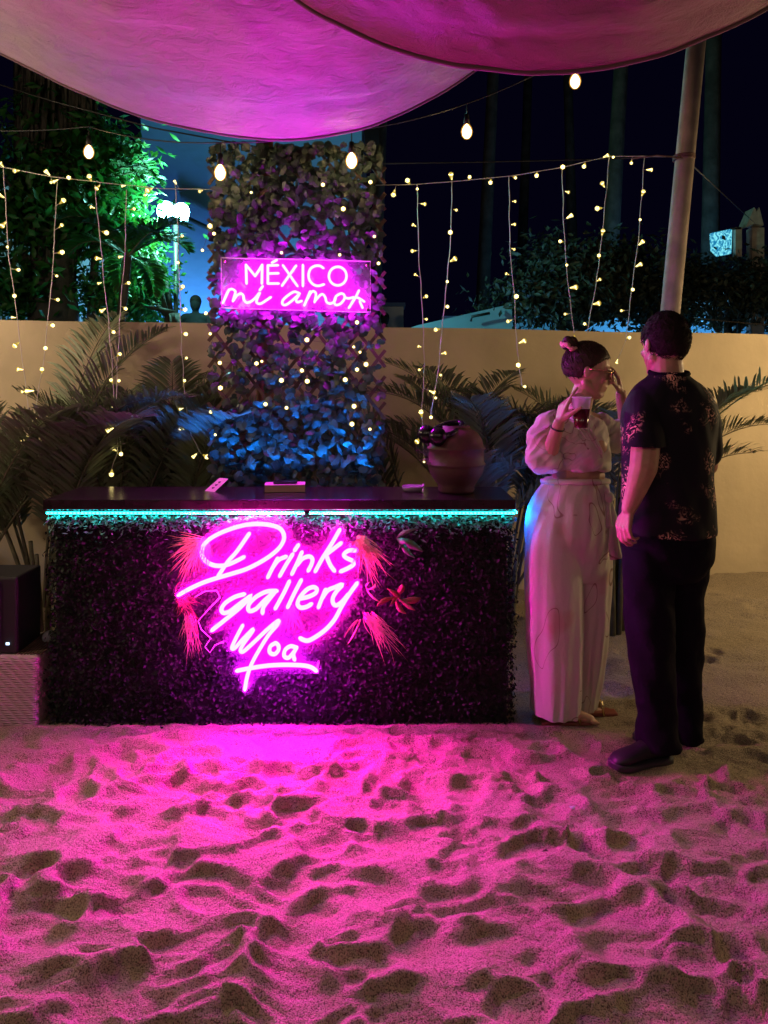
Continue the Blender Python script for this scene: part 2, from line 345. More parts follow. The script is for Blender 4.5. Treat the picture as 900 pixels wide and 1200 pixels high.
# lit sign face with swirls
m = bpy.data.materials.new('lit_sign_face'); m.use_nodes = True; nt = m.node_tree; nt.nodes.remove(nt.nodes['Principled BSDF']); M['sign_face'] = m
tc = node(nt, 'ShaderNodeTexCoord'); nz = node(nt, 'ShaderNodeTexNoise', Scale=9., Detail=3., Distortion=3.); nt.links.new(tc.outputs['Object'], nz.inputs[0])
r = node(nt, 'ShaderNodeValToRGB'); r.color_ramp.elements[0].position = .42; r.color_ramp.elements[0].color = (.01, .22, .45, 1); r.color_ramp.elements[1].position = .6; r.color_ramp.elements[1].color = (.25, .9, 1, 1)
e = node(nt, 'ShaderNodeEmission'); e.inputs[1].default_value = 1.0; nt.links.new(nz.outputs['Fac'], r.inputs[0]); nt.links.new(r.outputs[0], e.inputs[0]); nt.links.new(e.outputs[0], nt.nodes['Material Output'].inputs[0])

# ------------------------------------------------------------------ sand ground (one sheet out to the horizon)
def voro(x, y, cell, k, seed, var):
    r = np.random.default_rng(seed); T = 256; jx, jy, off, sc = r.random((T, T)), r.random((T, T)), r.random((T, T)), r.random((T, T))
    u, v = x/cell, y/cell; iu, iv = np.floor(u).astype(int), np.floor(v).astype(int); S = np.zeros_like(u)
    for a in range(-2, 3):
        for b_ in range(-2, 3):
            cu, cv = iu+a, iv+b_; A, B = cu % T, cv % T
            d2 = ((u-cu-.1-.8*jx[A, B])**2 + (v-cv-.1-.8*jy[A, B])**2)
            S += np.exp(-k*(d2*(.75+.6*sc[A, B]) + var*off[A, B]))
    return -np.log(S+1e-30)/k
def snoise(x, y, s, seed):
    """cheap smooth 2-D value noise"""
    r = np.random.default_rng(seed); T = r.random((256, 256)); u, v = x/s, y/s; iu, iv = np.floor(u).astype(int), np.floor(v).astype(int)
    fu, fv = u-iu, v-iv; fu = fu*fu*(3-2*fu); fv = fv*fv*(3-2*fv); g = lambda a, b_: T[a % 256, b_ % 256]
    return (g(iu, iv)*(1-fu)+g(iu+1, iv)*fu)*(1-fv)+(g(iu, iv+1)*(1-fu)+g(iu+1, iv+1)*fu)*fv-.5
def sand_h(x, y):
    """trodden sand: gentle swells, hundreds of overlapping footprints with a steep far wall and a soft near one"""
    wx = x + .11*snoise(x, y, .19, 1) + .035*snoise(x, y, .07, 2); wy = y + .09*snoise(x, y, .19, 3) + .03*snoise(x, y, .07, 4)
    h = .040*snoise(x, y*1.3, .42, 5) + .020*snoise(x, y*1.5, .17, 15) + .007*snoise(x, y, .06, 6) + .0028*snoise(x, y, .02, 7)
    r = np.random.default_rng(31); yc, xc = y[:, 0], x[0]
    def pits(n, x0, x1, y0, y1, a0, a1, d0, d1):
        for k in range(n):
            cx, cy = r.uniform(x0, x1), y0+(y1-y0)*r.random(); a_ = r.uniform(a0, a1); b_ = a_*r.uniform(.48, .85); dp = r.uniform(d0, d1)*(a_/a1)**.6; an = r.uniform(-.5, .5); st = r.uniform(.22, .42)
            q = max(a_, b_)*1.7+.1; i0, i1 = np.searchsorted(yc, (cy-q, cy+q)); j0, j1 = np.searchsorted(xc, (cx-q, cx+q))
            if i1 <= i0 or j1 <= j0: continue
            X_, Y_ = wx[i0:i1, j0:j1]-cx, wy[i0:i1, j0:j1]-cy; u = (X_*math.cos(an)+Y_*math.sin(an))/a_; v = (-X_*math.sin(an)+Y_*math.cos(an))/b_
            rr = np.sqrt(u*u+v*v)+1e-6; e = .90+(st-.90)*np.clip(.5+.75*v/rr, 0, 1); t = np.clip((rr-(1-e))/e, 0, 1); pr = 1-t*t*(3-2*t)
            rim = np.exp(-((rr-1.12)/.20)**2)*.22*np.clip(.55+.6*v/rr, 0, 1)
            cur = h[i0:i1, j0:j1]; h[i0:i1, j0:j1] = np.where(pr > 0, cur*(1-.45*pr), cur)-dp*pr+dp*rim
    pits(60, -2.4, 2.5, 1.35, 2.4, .12, .20, .022, .036)
    pits(620, -2.6, 2.7, 1.3, 3.05, .065, .135, .018, .036)
    pits(620, -2.6, 2.7, 1.3, 3.05, .04, .085, .012, .024)
    pits(620, -2.6, 2.9, 2.7, 3.4, .035, .085, .010, .024)
    pits(260, -3.5, 4.5, 3.4, 6.2, .07, .15, .010, .026)
    pits(200, -3, 3, -3, 1.4, .08, .15, .02, .05)
    h += .030
    def pad(cx, cy, rx, ry, z=0.):
        nonlocal h
        d = np.sqrt(((x-cx)/rx)**2+((y-cy)/ry)**2); w = np.clip(1.6-d, 0, 1); w = w*w*(3-2*w)*.9; h = h*(1-w)+z*w
    for i in range(9): pad(-1.4+i*.24, 3.55, .25, .20, .012)
    pad(1.05, 3.04, .22, .10, .004); pad(1.2, 3.22, .14, .08, .004); pad(.82, 3.43, .2, .1, .004)
    return h*(1-np.clip((y-7)/3, 0, 1))
def axis(lo, hi, step, ext, g=1.10):
    a = list(np.arange(lo, hi, step)); s = step; q = hi
    out = []
    while q < ext: out.append(q); s *= g; q += s
    s = step; q = lo-step; pre = []
    while q > -ext: pre.append(q); s *= g; q -= s
    return np.array(pre[::-1]+a+out)
xs = axis(-2.0, 2.3, .012, 130)
ys = []; q = 1.35
while q < 7: ys.append(q); q *= 1.0042
s = .04
while q < 200: ys.append(q); s *= 1.10; q += s
pre = []; q = 1.35; s = .012
while q > -60: q -= s; pre.append(q); s *= 1.07
ys = np.array(pre[::-1]+ys)
X, Y = np.meshgrid(xs, ys); Z = sand_h(X, Y); nx, ny = len(xs), len(ys)
V = np.stack([X, Y, Z], -1).reshape(-1, 3); I = np.arange(nx*ny).reshape(ny, nx)
Fq = np.stack([I[:-1, :-1], I[:-1, 1:], I[1:, 1:], I[1:, :-1]], -1).reshape(-1, 4)
link('sand_ground', np_mesh('sand_ground', V, Fq, M['sand']), kind='structure')

# terrace beyond the wall
mb = MB(); mb.box((0, 39, .5), (120, 62, 1.2)); mb.build('raised_terrace', M['terrace'], smooth=False, kind='structure')

# ------------------------------------------------------------------ perimeter wall
mb = MB(); a = Vector((-2.36, 4.70, 0)); b_ = Vector((3.05, 6.10, 0)); d = (b_-a).normalized(); nrm = Vector((-d.y, d.x, 0))
A = a-d*5; B = b_+d*6
nseg = 60; vs = []; fs = []
for i in range(nseg+1):
    p = A.lerp(B, i/nseg); w = .006*math.sin(i*.9); 
    for q, z in ((0, -.3), (0, 1.9+w*.6), (.15, 1.9+w*.6), (.15, -.3)): vs.append((p.x+nrm.x*q, p.y+nrm.y*q, z))
for i in range(nseg):
    for k in range(3): fs.append((i*4+k, i*4+k+1, (i+1)*4+k+1, (i+1)*4+k))
fs += [(0, 1, 2, 3), tuple(nseg*4+k for k in (3, 2, 1, 0))]
mb.add(vs, fs); w = mb.build('garden_wall', M['wall'], smooth=False, label='cream painted concrete garden wall behind the bar and palms', cat='wall')
def wall_at(px):
    """distance of the wall face along a pixel column"""
    k = (px-450)/F; return (a.y-a.x*d.y/d.x)/(1-k*d.y/d.x)

# ------------------------------------------------------------------ bar
def neon_tubes(name, strokes, D, r, mt, parent, n=6):
    for st in strokes:
        o, sc, pts = st
        w = [P(o[0]+x/sc, o[1]+y/sc, D) for x, y in pts]
        # Catmull-Rom smoothing
        out = []
        for i in range(len(w)-1):
            p0, p1, p2, p3 = w[max(i-1, 0)], w[i], w[i+1], w[min(i+2, len(w)-1)]
            K = 4 if len(w) > 2 else 1
            for k in range(K):
                t = k/K; out.append(.5*((2*p1)+(-p0+p2)*t+(2*p0-5*p1+4*p2-p3)*t*t+(-p0+3*p1-3*p2+p3)*t**3))
        out.append(w[-1])
        t0 = (out[0]-out[1]).normalized(); t1 = (out[-1]-out[-2]).normalized()
        pts2 = [out[0]+t0*r*.9]+out+[out[-1]+t1*r*.9]; rr = [r*.45]+[r]*len(out)+[r*.45]
        mb = MB(); mb.tube(pts2, rr, n); mb.build(name, mt, parent)
BX0, BX1, BY0, BY1 = -1.463, .560, 3.36, 3.74
bar = empty('bar_counter', (-.45, 3.55, 0), 'long bar counter clad in dark artificial boxwood with a glowing cyan edge', 'bar')
mb = MB(); mb.box(((BX0+BX1)/2, (BY0+BY1)/2, .47), (BX1-BX0-.04, BY1-BY0-.04, .98)); mb.build('carcass', M['mat_back'], bar, smooth=False)
mb = MB(); mb.box((BX0+.98+.03, (BY0+BY1)/2-.015, .9805), (1.985+.06, BY1-BY0+.05, .045))
o = mb.build('counter_top', M['counter'], bar, smooth=False)
bv = o.modifiers.new('bevel', 'BEVEL'); bv.width = .004; bv.segments = 2
# boxwood mat: front and both ends
n = 21000; fx = rng.uniform(BX0, BX1, n); fz = rng.uniform(.0, .945, n)**1.0; fy = BY0+.014-np.abs(rng.normal(0, .012, n))-.030*np.clip(snoise(fx, fz, .09, 41)+.6*snoise(fx, fz, .035, 42), 0, 1)
C = np.stack([fx, fy, fz], 1); N = np.tile([0, -1., .35], (n, 1))
n2 = 3200; sx = np.where(rng.random(n2) < .5, BX0-.0, BX1+.0); sx = sx + np.sign(sx-(-.45))*np.abs(rng.normal(0, .013, n2))
C2 = np.stack([sx, rng.uniform(BY0, BY1, n2), rng.uniform(0, .945, n2)], 1); N2 = np.stack([np.sign(sx+.45), 0*sx-.2, 0*sx+.3], 1)
C = np.concatenate([C, C2]); N = np.concatenate([N, N2])
V, Fq = leaves_np(C, N, rng.uniform(.012, .026, len(C)), rng.uniform(.008, .015, len(C)), 5)
link('boxwood_leaves', np_mesh('boxwood_leaves', V, Fq, M['box_leaf'], False), bar, kind='stuff')
# longer sprigs just under the edge; strip glow is put into their paler colour
n = 2600; C = np.stack([rng.uniform(BX0, BX1, n), BY0-np.abs(rng.normal(.018, .014, n)), .937-np.abs(rng.normal(0, .035, n))-.004], 1)
M['sprig'] = rand_tint(mat('boxwood_sprig_lit', (.10, .20, .15), .5), .6, .04)
V, Fq = leaves_np(C, np.tile([0, -.6, .8], (n, 1)), rng.uniform(.014, .032, n), rng.uniform(.006, .012, n), 6)
link('boxwood_sprigs', np_mesh('boxwood_sprigs', V, Fq, M['sprig'], False), bar, kind='stuff')
def led_strip(p0, p1, mt, pitch=.0165, nrm=(0, -1, 0)):
    mb = MB(); p0, p1 = Vector(p0), Vector(p1); L = (p1-p0).length; t = (p1-p0).normalized(); k = int(L/pitch); nv = Vector(nrm)
    for i in range(k):
        c = p0+t*(i+.5)*L/k + nv*.002
        s_ = Vector((.0085, .004, .006)) if abs(t.x) > .5 else Vector((.004, .011, .009))
        mb.box(c, s_)
    root = MB(); c = (p0+p1)/2; root.box(c, (L if abs(t.x) > .5 else .002, .002 if abs(t.x) > .5 else L, .011))
    r = root.build('led_tape', M['cable_clear'], bar, smooth=False)
    mb.build('light_emitting_diodes', mt, r, smooth=False)
led_strip((BX0-.005, BY0-.022, .943), (-.345, BY0-.022, .943), M['led_cyan'])
led_strip((-.325, BY0-.022, .943), (BX1+.01, BY0-.022, .943), M['led_cyan'])
led_strip((-.90, BY1+.045, .925), (-.02, BY1+.045, .925), M['led_blue'], nrm=(0, 0, 1), pitch=.05)
mb = MB()
for dy in (-.014, .018): mb.box((-.46, BY1+.045+dy, .936), (.92, .004, .040 if dy < 0 else .030))
for i in range(13): mb.box((-.90+i*.0735, BY1+.047, .945), (.003, .030, .058))
mb.box((-.46, BY1+.047, .914), (.92, .036, .004)); mb.build('added_led_baffle', M['cable_black'], bar, smooth=False)  # added unseen housing and fins that confine the blue strip's light
led_strip((BX1+.022, BY0+.02, .935), (BX1+.022, BY1, .935), M['led_blue_side'], nrm=(1, 0, 0), pitch=.035)

# ------------------------------------------------------------------ neon sign on the bar
A1 = ((300, 600), 6.43); A2 = ((230, 670), 6.43); A3 = ((200, 600), 6.43); A4 = ((320, 670), 7.5); A5 = ((250, 720), 6.43)
sg = empty('neon_sign', (-.45, BY0-.03, .1), 'pink neon sign reading Drinks gallery Moa on the front of the bar', 'neon sign')
pink = [(A3, [(60,625),(150,575),(250,530),(350,497),(460,465),(570,430),(680,375),(770,315),(830,255),(855,190),(830,130),(760,100),(660,90),(560,98),(460,125),(360,165),(280,215),(238,270),(235,320),(265,370),(320,400),(390,405),(460,385),(550,340)]),
 (A3, [(590,165),(500,295),(430,375),(360,480)]),
 (A1, [(90,490),(125,420),(162,352)]), (A1, [(125,420),(170,362),(225,337)]), (A1, [(180,480),(225,400),(275,320)]), (A1, [(292,288),(318,250)]),
 (A1, [(272,465),(310,385),(345,305)]), (A1, [(310,400),(350,352),(400,335),(425,355),(418,395),(395,440)]),
 (A1, [(630,135),(570,240),(500,350),(448,445)]), (A1, [(640,235),(575,285),(535,318),(535,340),(560,400),(590,442)]),
 (A1, [(748,290),(700,290),(662,320),(680,345),(730,370),(735,395),(690,425),(640,447)]),
 (A2, [(360,170),(290,190),(220,235),(190,280),(205,310),(250,300),(310,255),(415,180),(330,270),(220,360),(120,440)]),
 (A2, [(605,145),(530,150),(450,190),(395,250),(400,295),(450,280),(510,220),(590,150)]), (A2, [(595,150),(540,220),(505,270),(500,310)]),
 (A2, [(700,75),(660,160),(597,275)]), (A2, [(790,65),(740,160),(690,265)]),
 (A4, [(240,235),(310,220),(370,190),(385,155),(355,135),(300,155),(240,220),(215,280),(240,315),(290,310),(335,285)]),
 (A4, [(400,310),(425,245),(460,160)]), (A4, [(430,235),(480,165),(540,138),(610,112),(560,170),(525,230),(530,280),(560,295),(610,260),(660,200)]),
 (A4, [(738,102),(660,210),(600,310),(540,420),(460,510),(370,575),(310,605),(270,600),(240,585)])]
violet = [(A5, [(220,85),(175,170),(140,250),(162,253),(220,190),(295,115),(290,135),(235,210),(205,265),(225,280),(300,215),(400,120),(485,50),(488,72),(420,150),(350,260),(290,370),(255,470),(238,565)]),
 (A5, [(470,215),(430,240),(425,285),(460,300),(490,270),(490,235),(470,215)]), (A5, [(625,250),(580,240),(540,270),(535,315),(570,325),(620,265)]), (A5, [(628,250),(603,300),(612,340)]),
 (A5, [(178,425),(280,405),(420,385),(560,380),(680,385),(740,400),(775,425)])]
SD = 3.275
neon_tubes('neon_tube', [(o[0], o[1], p) for o, p in pink], SD, .0095, M['neon_pink'], sg)
neon_tubes('neon_tube', [(o[0], o[1], p) for o, p in violet], SD, .0088, M['neon_violet'], sg)
out = [(201,700),(203,690),(220,676),(232,668),(228,650),(232,636),(245,622),(270,608),(300,603),(330,607),(342,620),(348,634),(360,640),(366,638),(380,634),(394,612),(401,610),(407,617),(405,628),(418,640),(420,660),(423,678),(426,690),(418,710),(400,735),(380,755),(362,766),(358,775),(375,777),(379,786),(370,790),(330,790),(305,792),(300,800),(296,812),(288,816),(281,808),(279,795),(268,790),(268,782),(282,774),(268,765),(260,757),(264,738),(246,744),(238,737),(252,715),(262,698),(256,694),(240,694),(215,705),(205,706)]
def plate(name, outline, D, th, mt, parent):
    bm = bmesh.new(); vs = [bm.verts.new(P(x, y, D)) for x, y in outline]; f = bm.faces.new(vs)
    r = bmesh.ops.extrude_face_region(bm, geom=[f]); bmesh.ops.translate(bm, verts=[g for g in r['geom'] if isinstance(g, bmesh.types.BMVert)], vec=(0, th, 0))
    bmesh.ops.recalc_face_normals(bm, faces=bm.faces); bmesh.ops.triangulate(bm, faces=bm.faces)
    me = bpy.data.meshes.new(name); bm.to_mesh(me); bm.free(); me.materials.append(mt); return link(name, me, parent)
plate('acrylic_plate', out, SD+.014, .005, M['acrylic'], sg)
mb = MB()
for x, y in ((240, 640), (410, 640), (290, 806), (372, 782), (250, 735)): p = P(x, y, SD+.02); mb = MB(); mb.tube([p, p+Vector((0, .075, 0))], .005, 8); mb.build('standoff', M['cable_clear'], sg)
# loose white power lead at the left of the sign
mb = MB(); pts = [P(x, y, SD+.035) for x, y in ((262,752),(252,756),(246,765),(240,758),(247,748),(236,738),(232,728),(246,712),(258,700),(254,692),(240,693),(228,700))]
mb.tube(pts, .0022, 5); mb.build('power_lead', M['cable_clear'], sg)

# ------------------------------------------------------------------ dried palms round the sign
def tuft(name, base, tips, mt, label, cat, width=.004, group=None, n=3, leafy=False, seed=1):
    r = random.Random(seed); b0 = P(*base); mb = MB()
    if not leafy and n > 1: n = n*3; width = width*.34
    for tx, ty in tips:
        for k in range(n):
            jt = 2 if leafy or n == 1 else 9; e = P(tx+r.uniform(-jt, jt), ty+r.uniform(-jt, jt), base[2]-r.uniform(.01, .09)); q_ = .012 if leafy or n == 1 else .026; s_ = b0+Vector((r.uniform(-q_, q_), r.uniform(-.01, .01), r.uniform(-q_, q_)*.7)); e = s_.lerp(e, 1 if leafy or n == 1 else r.uniform(.45, 1.12))
            mid = s_.lerp(e, .5)+Vector((r.uniform(-.024, .024), -.03, r.uniform(-.008, .032)))
            pts = []
            for q in range(6): t = q/5; pts.append(s_*(1-t)**2+mid*2*t*(1-t)+e*t*t)
            w = width*r.uniform(.7, 1.3)
            rr = [w*(.55+.45*math.sin(math.pi*min(1, t*1.1))) if not leafy else w*math.sin(math.pi*min(.98, max(.08, t))) for t in [i/5 for i in range(6)]]
            rr[-1] = w*.15; mb.tube(pts, rr, 4, flat=.3)
    return mb.build(name, mt, None, label=label, cat=cat, group=group)
T = 3.30
tuft('dried_palm_tuft', (238,634,T), [(200,632),(203,663),(214,680),(222,672),(232,674),(240,670),(250,668),(205,680),(195,650)], M['straw_orange'], 'orange dried palm tuft at the upper left of the pink sign', 'dried palm', seed=1, n=4)
tuft('dried_palm_tuft', (222,722,T), [(219,770),(226,768),(236,764),(230,755),(216,755)], M['straw_pink'], 'small drooping coral dried tuft at the lower left of the pink sign', 'dried palm', seed=2)
tuft('dried_palm_tuft', (214,702,T), [(205,712),(208,722),(226,715),(238,710),(232,730),(220,690)], M['leaf_rust'], 'dark rust curled dried sprig under the left tail of the letter D', 'dried palm', seed=3, n=4, width=.003)
tuft('dried_palm_tuft', (424,632,T), [(418,668),(424,676),(434,674),(442,676),(452,666),(412,650),(458,660),(438,680)], M['straw_orange'], 'orange dried palm tuft hanging right beside the word Drinks', 'dried palm', seed=4, n=5)
tuft('dried_palm_tuft', (432,722,T), [(448,762),(456,768),(452,755),(470,757),(475,764),(460,740)], M['straw_pink'], 'long pink dried palm tuft drooping right of the word gallery', 'dried palm', seed=5, n=4)
tuft('dried_palm_tuft', (421,726,T), [(402,746),(406,756),(412,745)], M['straw_pink'], 'two thin pink dried blades pointing down left beside the neon y', 'dried palm', seed=6, n=1)
tuft('dried_palm_tuft', (340,712,T+.012), [(322,745),(330,750),(338,748),(346,746),(352,740),(360,738)], M['straw_pink'], 'fan of fine pink dried straw behind the word gallery', 'dried palm', seed=12, n=4, width=.002)
tuft('broad_leaf_sprig', (468,630,T), [(489,621),(496,648),(478,636),(485,655),(466,645)], M['leaf_green'], 'pale green broad leaf sprig high on the bar right of the sign', 'leaf sprig', seed=7, n=1, width=.016, leafy=True)
tuft('broad_leaf_sprig', (466,702,T), [(494,699),(476,719),(442,709),(486,716),(452,690),(470,686),(458,712)], M['leaf_rust'], 'reddish broad leaf sprig right of the word gallery', 'leaf sprig', seed=8, n=1, width=.014, leafy=True)
tuft('broad_leaf_sprig', (428,690,T), [(440,684),(446,708),(434,680)], M['straw_pink'], 'thin pink bent leaf just right of the neon y', 'leaf sprig', seed=9, n=1, width=.006, leafy=True)

# ------------------------------------------------------------------ lattice with ivy behind the bar
TD = 3.96; tx0, tx1, tz0, tz1 = -.885, -.015, .25, 2.70
tr = empty('ivy_trellis', (-.45, TD, 0), 'tall expanding willow trellis covered in artificial ivy behind the bar', 'trellis')
def clip_line(c, dx, dz):
    ts = []
    lo, hi = -9, 9
    for (p, dd, a0, a1) in ((c[0], dx, tx0, tx1), (c[1], dz, tz0, tz1)):
        t0, t1 = (a0-p)/dd, (a1-p)/dd
        if t0 > t1: t0, t1 = t1, t0
        lo = max(lo, t0); hi = min(hi, t1)
    return (lo, hi) if hi-lo > .05 else None
for sgn in (1, -1):
    k = 0
    for i in range(-30, 31):
        c = (-.45, 1.5+i*.135); ang = math.radians(52); dx, dz = math.cos(ang)*sgn, math.sin(ang)
        q = clip_line(c, dx, dz)
        if not q: continue
        L = q[1]-q[0]; e = .035; mid = (c[0]+dx*(q[0]+q[1])/2, c[1]+dz*(q[0]+q[1])/2)
        mb = MB(); R = Matrix.Rotation(-math.atan2(dz, dx), 3, 'Y')
        mb.box((mid[0], TD+(.006 if sgn > 0 else -.006), mid[1]), (L+2*e, .008, .017), R); mb.build('slat', M['slat'], tr, smooth=False)
mb = MB(); mb.tube([(-.62, TD+.06, -.1), (-.625, TD+.06, 3.0)], .045, 10); mb.build('trellis_post', M['wood'], None, label='reddish brown wooden post rising behind the ivy trellis', cat='post')
def ivy_mesh(seed):
    r = random.Random(seed); mb = MB()
    lob = [(0, -.5), (.32, -.42), (.52, -.05), (.30, .12), (.34, .40), (.0, .62), (-.34, .40), (-.30, .12), (-.52, -.05), (-.32, -.42)]
    vs = [(0, 0, .09)]+[(x*r.uniform(.85, 1.15), z*r.uniform(.85, 1.15), r.uniform(-.09, .03)) for x, z in lob]
    vs = [(x, y_, z_) for x, y_, z_ in vs]
    mb.add(vs, [(0, i+1, (i+1) % 10+1) for i in range(10)])
    me = bpy.data.meshes.new('leaf'); me.from_pydata(mb.v, [], mb.f); me.materials.append(M['ivy']); me.update(); return me
ims = [ivy_mesh(i) for i in range(6)]
spots = []
while len(spots) < 2200:
    x, z = random.uniform(tx0, tx1), random.uniform(.9, tz1+.02)
    dens = .78 if z < 1.9 else 1.25
    if 1.36 < z < 1.78: dens = .50
    if abs(x-tx0) < .06 or abs(x-tx1) < .05: dens *= .6
    dens *= .6+.8*(noise.noise(Vector((x*6, 3, z*6)))+.35)
    if random.random() > dens: continue
    spots.append((x, TD-.015-abs(random.gauss(0, .028)), z))
spots.sort(key=lambda s: s[1])
V = []; Fl = []
for i, (x, y_, z) in enumerate(spots):
    R = Matrix.Rotation(random.uniform(0, 6.28), 3, 'Y') @ Matrix.Rotation(math.radians(90)+random.gauss(-.25, .45), 3, 'X') @ Matrix.Rotation(random.gauss(0, .5), 3, 'Y')
    s_ = random.uniform(.034, .062)
    if i < 300:
        o = link('leaf', ims[i % 6], tr); o.matrix_parent_inverse = Matrix(); o.matrix_local = Matrix.Translation(Vector((x, y_, z))-tr.location) @ R.to_4x4() @ Matrix.Scale(s_, 4)
    else:
        b0 = len(V); me = ims[i % 6]
        V += [tuple(R @ (v.co*s_)+Vector((x, y_, z))) for v in me.vertices]; Fl += [tuple(b0+k for k in p.vertices) for p in me.polygons]
link('ivy_leaves', np_mesh('ivy_leaves', V, Fl, M['ivy'], False), tr, kind='stuff')

# México mi amor sign
MD = 3.84; B1 = ((250, 295), 9.); B2 = ((345, 295), 9.)
ms_ = empty('neon_sign', (-.43, MD, 1.8), 'rectangular clear neon sign reading MÉXICO mi amor on the ivy trellis', 'neon sign')
ci = [(457+93*math.cos(t*math.pi/8), 257+98*math.sin(t*math.pi/8)) for t in range(17)]
st = [(B1, [(350,335),(347,238),(345,140)]), (B1, [(345,140),(393,198),(440,255)]), (B1, [(440,255),(480,198),(515,140)]), (B1, [(515,140),(512,335)]),
 (B1, [(680,142),(575,145)]), (B1, [(575,145),(575,335)]), (B1, [(575,335),(688,335)]), (B1, [(575,230),(685,227)]), (B1, [(620,115),(668,88)]),
 (B1, [(735,145),(885,360)]), (B1, [(872,148),(725,357)]), (B2, [(90,142),(90,360)]),
 (B2, [(305,172),(270,150),(220,150),(170,180),(150,240),(160,300),(200,345),(250,360),(310,345)]), (B2, ci),
 (B1, [(165,400),(100,540)]), (B1, [(118,500),(160,410),(200,395),(232,420),(225,460),(207,520)]), (B1, [(215,510),(250,460),(290,442),(315,460),(322,505),(350,537),(400,522),(450,480),(490,430),(460,500),(460,540),(500,547),(550,517),(605,480)]), (B1, [(490,405),(520,365)]),
 (B2, [(55,440),(0,422),(-60,455),(-120,510),(-125,553),(-90,560),(-30,520),(50,450),(20,500),(30,532),(75,520)]),
 (B2, [(165,420),(105,565)]), (B2, [(125,520),(180,425),(218,425),(227,460),(213,530)]), (B2, [(220,515),(270,460),(300,450),(325,480),(340,530),(380,547),(420,525),(435,490)]),
 (B2, [(490,440),(440,470),(420,530),(440,562),(490,545),(530,490),(520,450),(490,440)]), (B2, [(530,480),(570,492),(625,480)]),
 (B2, [(680,410),(640,490),(575,590)]), (B2, [(600,550),(650,482),(735,525)]), (B2, [(690,525),(718,590)])]
neon_tubes('neon_tube', [(o[0], o[1], p) for o, p in st], MD, .0068, M['neon_magenta'], ms_)
c0 = P(347.5, 335, MD+.014); plate('acrylic_plate', [(259, 302), (434, 306), (434, 366), (260, 361)], MD+.012, .005, None or M['acrylic_clear'] if 'acrylic_clear' in M else M['acrylic'], ms_)
mb = MB(); cs = [P(x, y, MD+.012) for x, y in ((259, 302), (434, 306), (434, 366), (260, 361))]; mb.tube(cs+[cs[0]], .0028, 4); mb.build('plate_edge', M['cable_clear'], ms_)
mb = MB()
for x, y in ((263, 306), (430, 310), (430, 362), (264, 357)): p = P(x, y, MD+.004); mb = MB(); mb.tube([p, p+Vector((0, .06, 0))], .006, 8); mb.build('standoff', M['metal_gold'], ms_)

# ------------------------------------------------------------------ fairy lights
led_src = MB(); led_src.tube([(0, 0, 0), (0, 0, .012), (0, 0, .026), (0, 0, .030)], [.003, .0055, .0105, .008], 6)
led_me = bpy.data.meshes.new('led_bulb'); led_me.from_pydata(led_src.v, [], led_src.f); led_me.materials.append(M['led_warm']); led_me.update()
def strand(label, wire, leds, D, cat='fairy lights', group=None, name='fairy_light_strand', rad=.0022, cm=None):
    pts = [P(x, y, D) for x, y in wire]; root = empty(name, pts[0], label, cat, group)
    dense = []
    for i in range(len(pts)-1):
        for k in range(6):
            t = k/6; p = pts[i].lerp(pts[i+1], t); q = (i*6+k)
            dense.append(p+Vector((.006*noise.noise(Vector((q*.35, D, pts[0].x))), .006*noise.noise(Vector((q*.35, 4, 1))), 0)))
    dense.append(pts[-1]); mb = MB(); mb.tube(dense, rad, 5); mb.build('cable', cm or M['cable_clear'], root)
    for x, y in leds:
        p = P(x, y, D-.012); near = min(dense, key=lambda w: (w-p).length); dr = (p-near); dr = dr.normalized() if dr.length > .004 else Vector((random.uniform(-1, 1), -.6, random.uniform(-1, 1))).normalized()
        dr = (dr+Vector((0, -.25, 0))).normalized(); o = link('led_bulb', led_me, root); o.matrix_parent_inverse = Matrix()
        R = dr.to_track_quat('Z', 'Y').to_matrix().to_4x4(); big = random.choice((.75, .85, 1.0, 1.15, 1.35))
        o.matrix_local = Matrix.Translation(p-dr*.014-root.location) @ R @ Matrix.Scale(big, 4)
        if (p-near).length > .03:
            st_ = MB(); st_.tube([near, p-dr*.014], .0012, 4); st_.build('led_stem', M['cable_clear'], root)
FD = 4.02; g = 'fairy light strands hanging above the wall'
strand('horizontal fairy light wire from the left edge to the trellis', [(-40,190),(4,196),(60,207),(130,215),(190,221),(250,222)], [(2,193),(20,200),(56,203),(60,213),(65,212),(82,209),(106,210),(115,219),(144,218),(170,228),(176,222),(205,213),(235,224)], FD, group='horizontal fairy light wires')
strand('horizontal fairy light wire from the trellis to the tilted pole', [(440,217),(489,216),(550,211),(600,206),(659,196),(714,183),(755,183),(800,184)], [(462,225),(479,214),(529,208),(550,209),(575,212),(603,208),(629,204),(685,193),(710,183),(719,184),(740,190)], FD, group='horizontal fairy light wires')
strand('leftmost hanging fairy light strand, at the left edge of the photo', [(4,197),(7,250),(10,300),(17,345),(23,400),(30,450),(34,500),(30,515)], [(2,230),(5,262),(9,290),(20,316),(17,346),(15,372),(20,403),(24,433),(27,459),(38,487),(26,516)], FD, group=g)
strand('second hanging fairy light strand from the left, slanting to meet the first', [(67,212),(64,270),(62,310),(57,370),(50,430),(40,485),(34,513)], [(72,237),(71,265),(70,296),(66,323),(66,351),(60,381),(53,409),(49,435),(36,458),(41,487),(33,513)], FD+.02, group=g)
strand('third hanging fairy light strand from the left, longest one ending over the counter', [(111,217),(114,250),(118,290),(122,330),(127,375),(131,430),(133,470),(138,530),(131,550)], [(108,243),(122,272),(116,303),(116,332),(121,363),(132,388),(139,416),(131,447),(129,476),(130,503),(134,527),(131,553)], FD-.02, group=g)
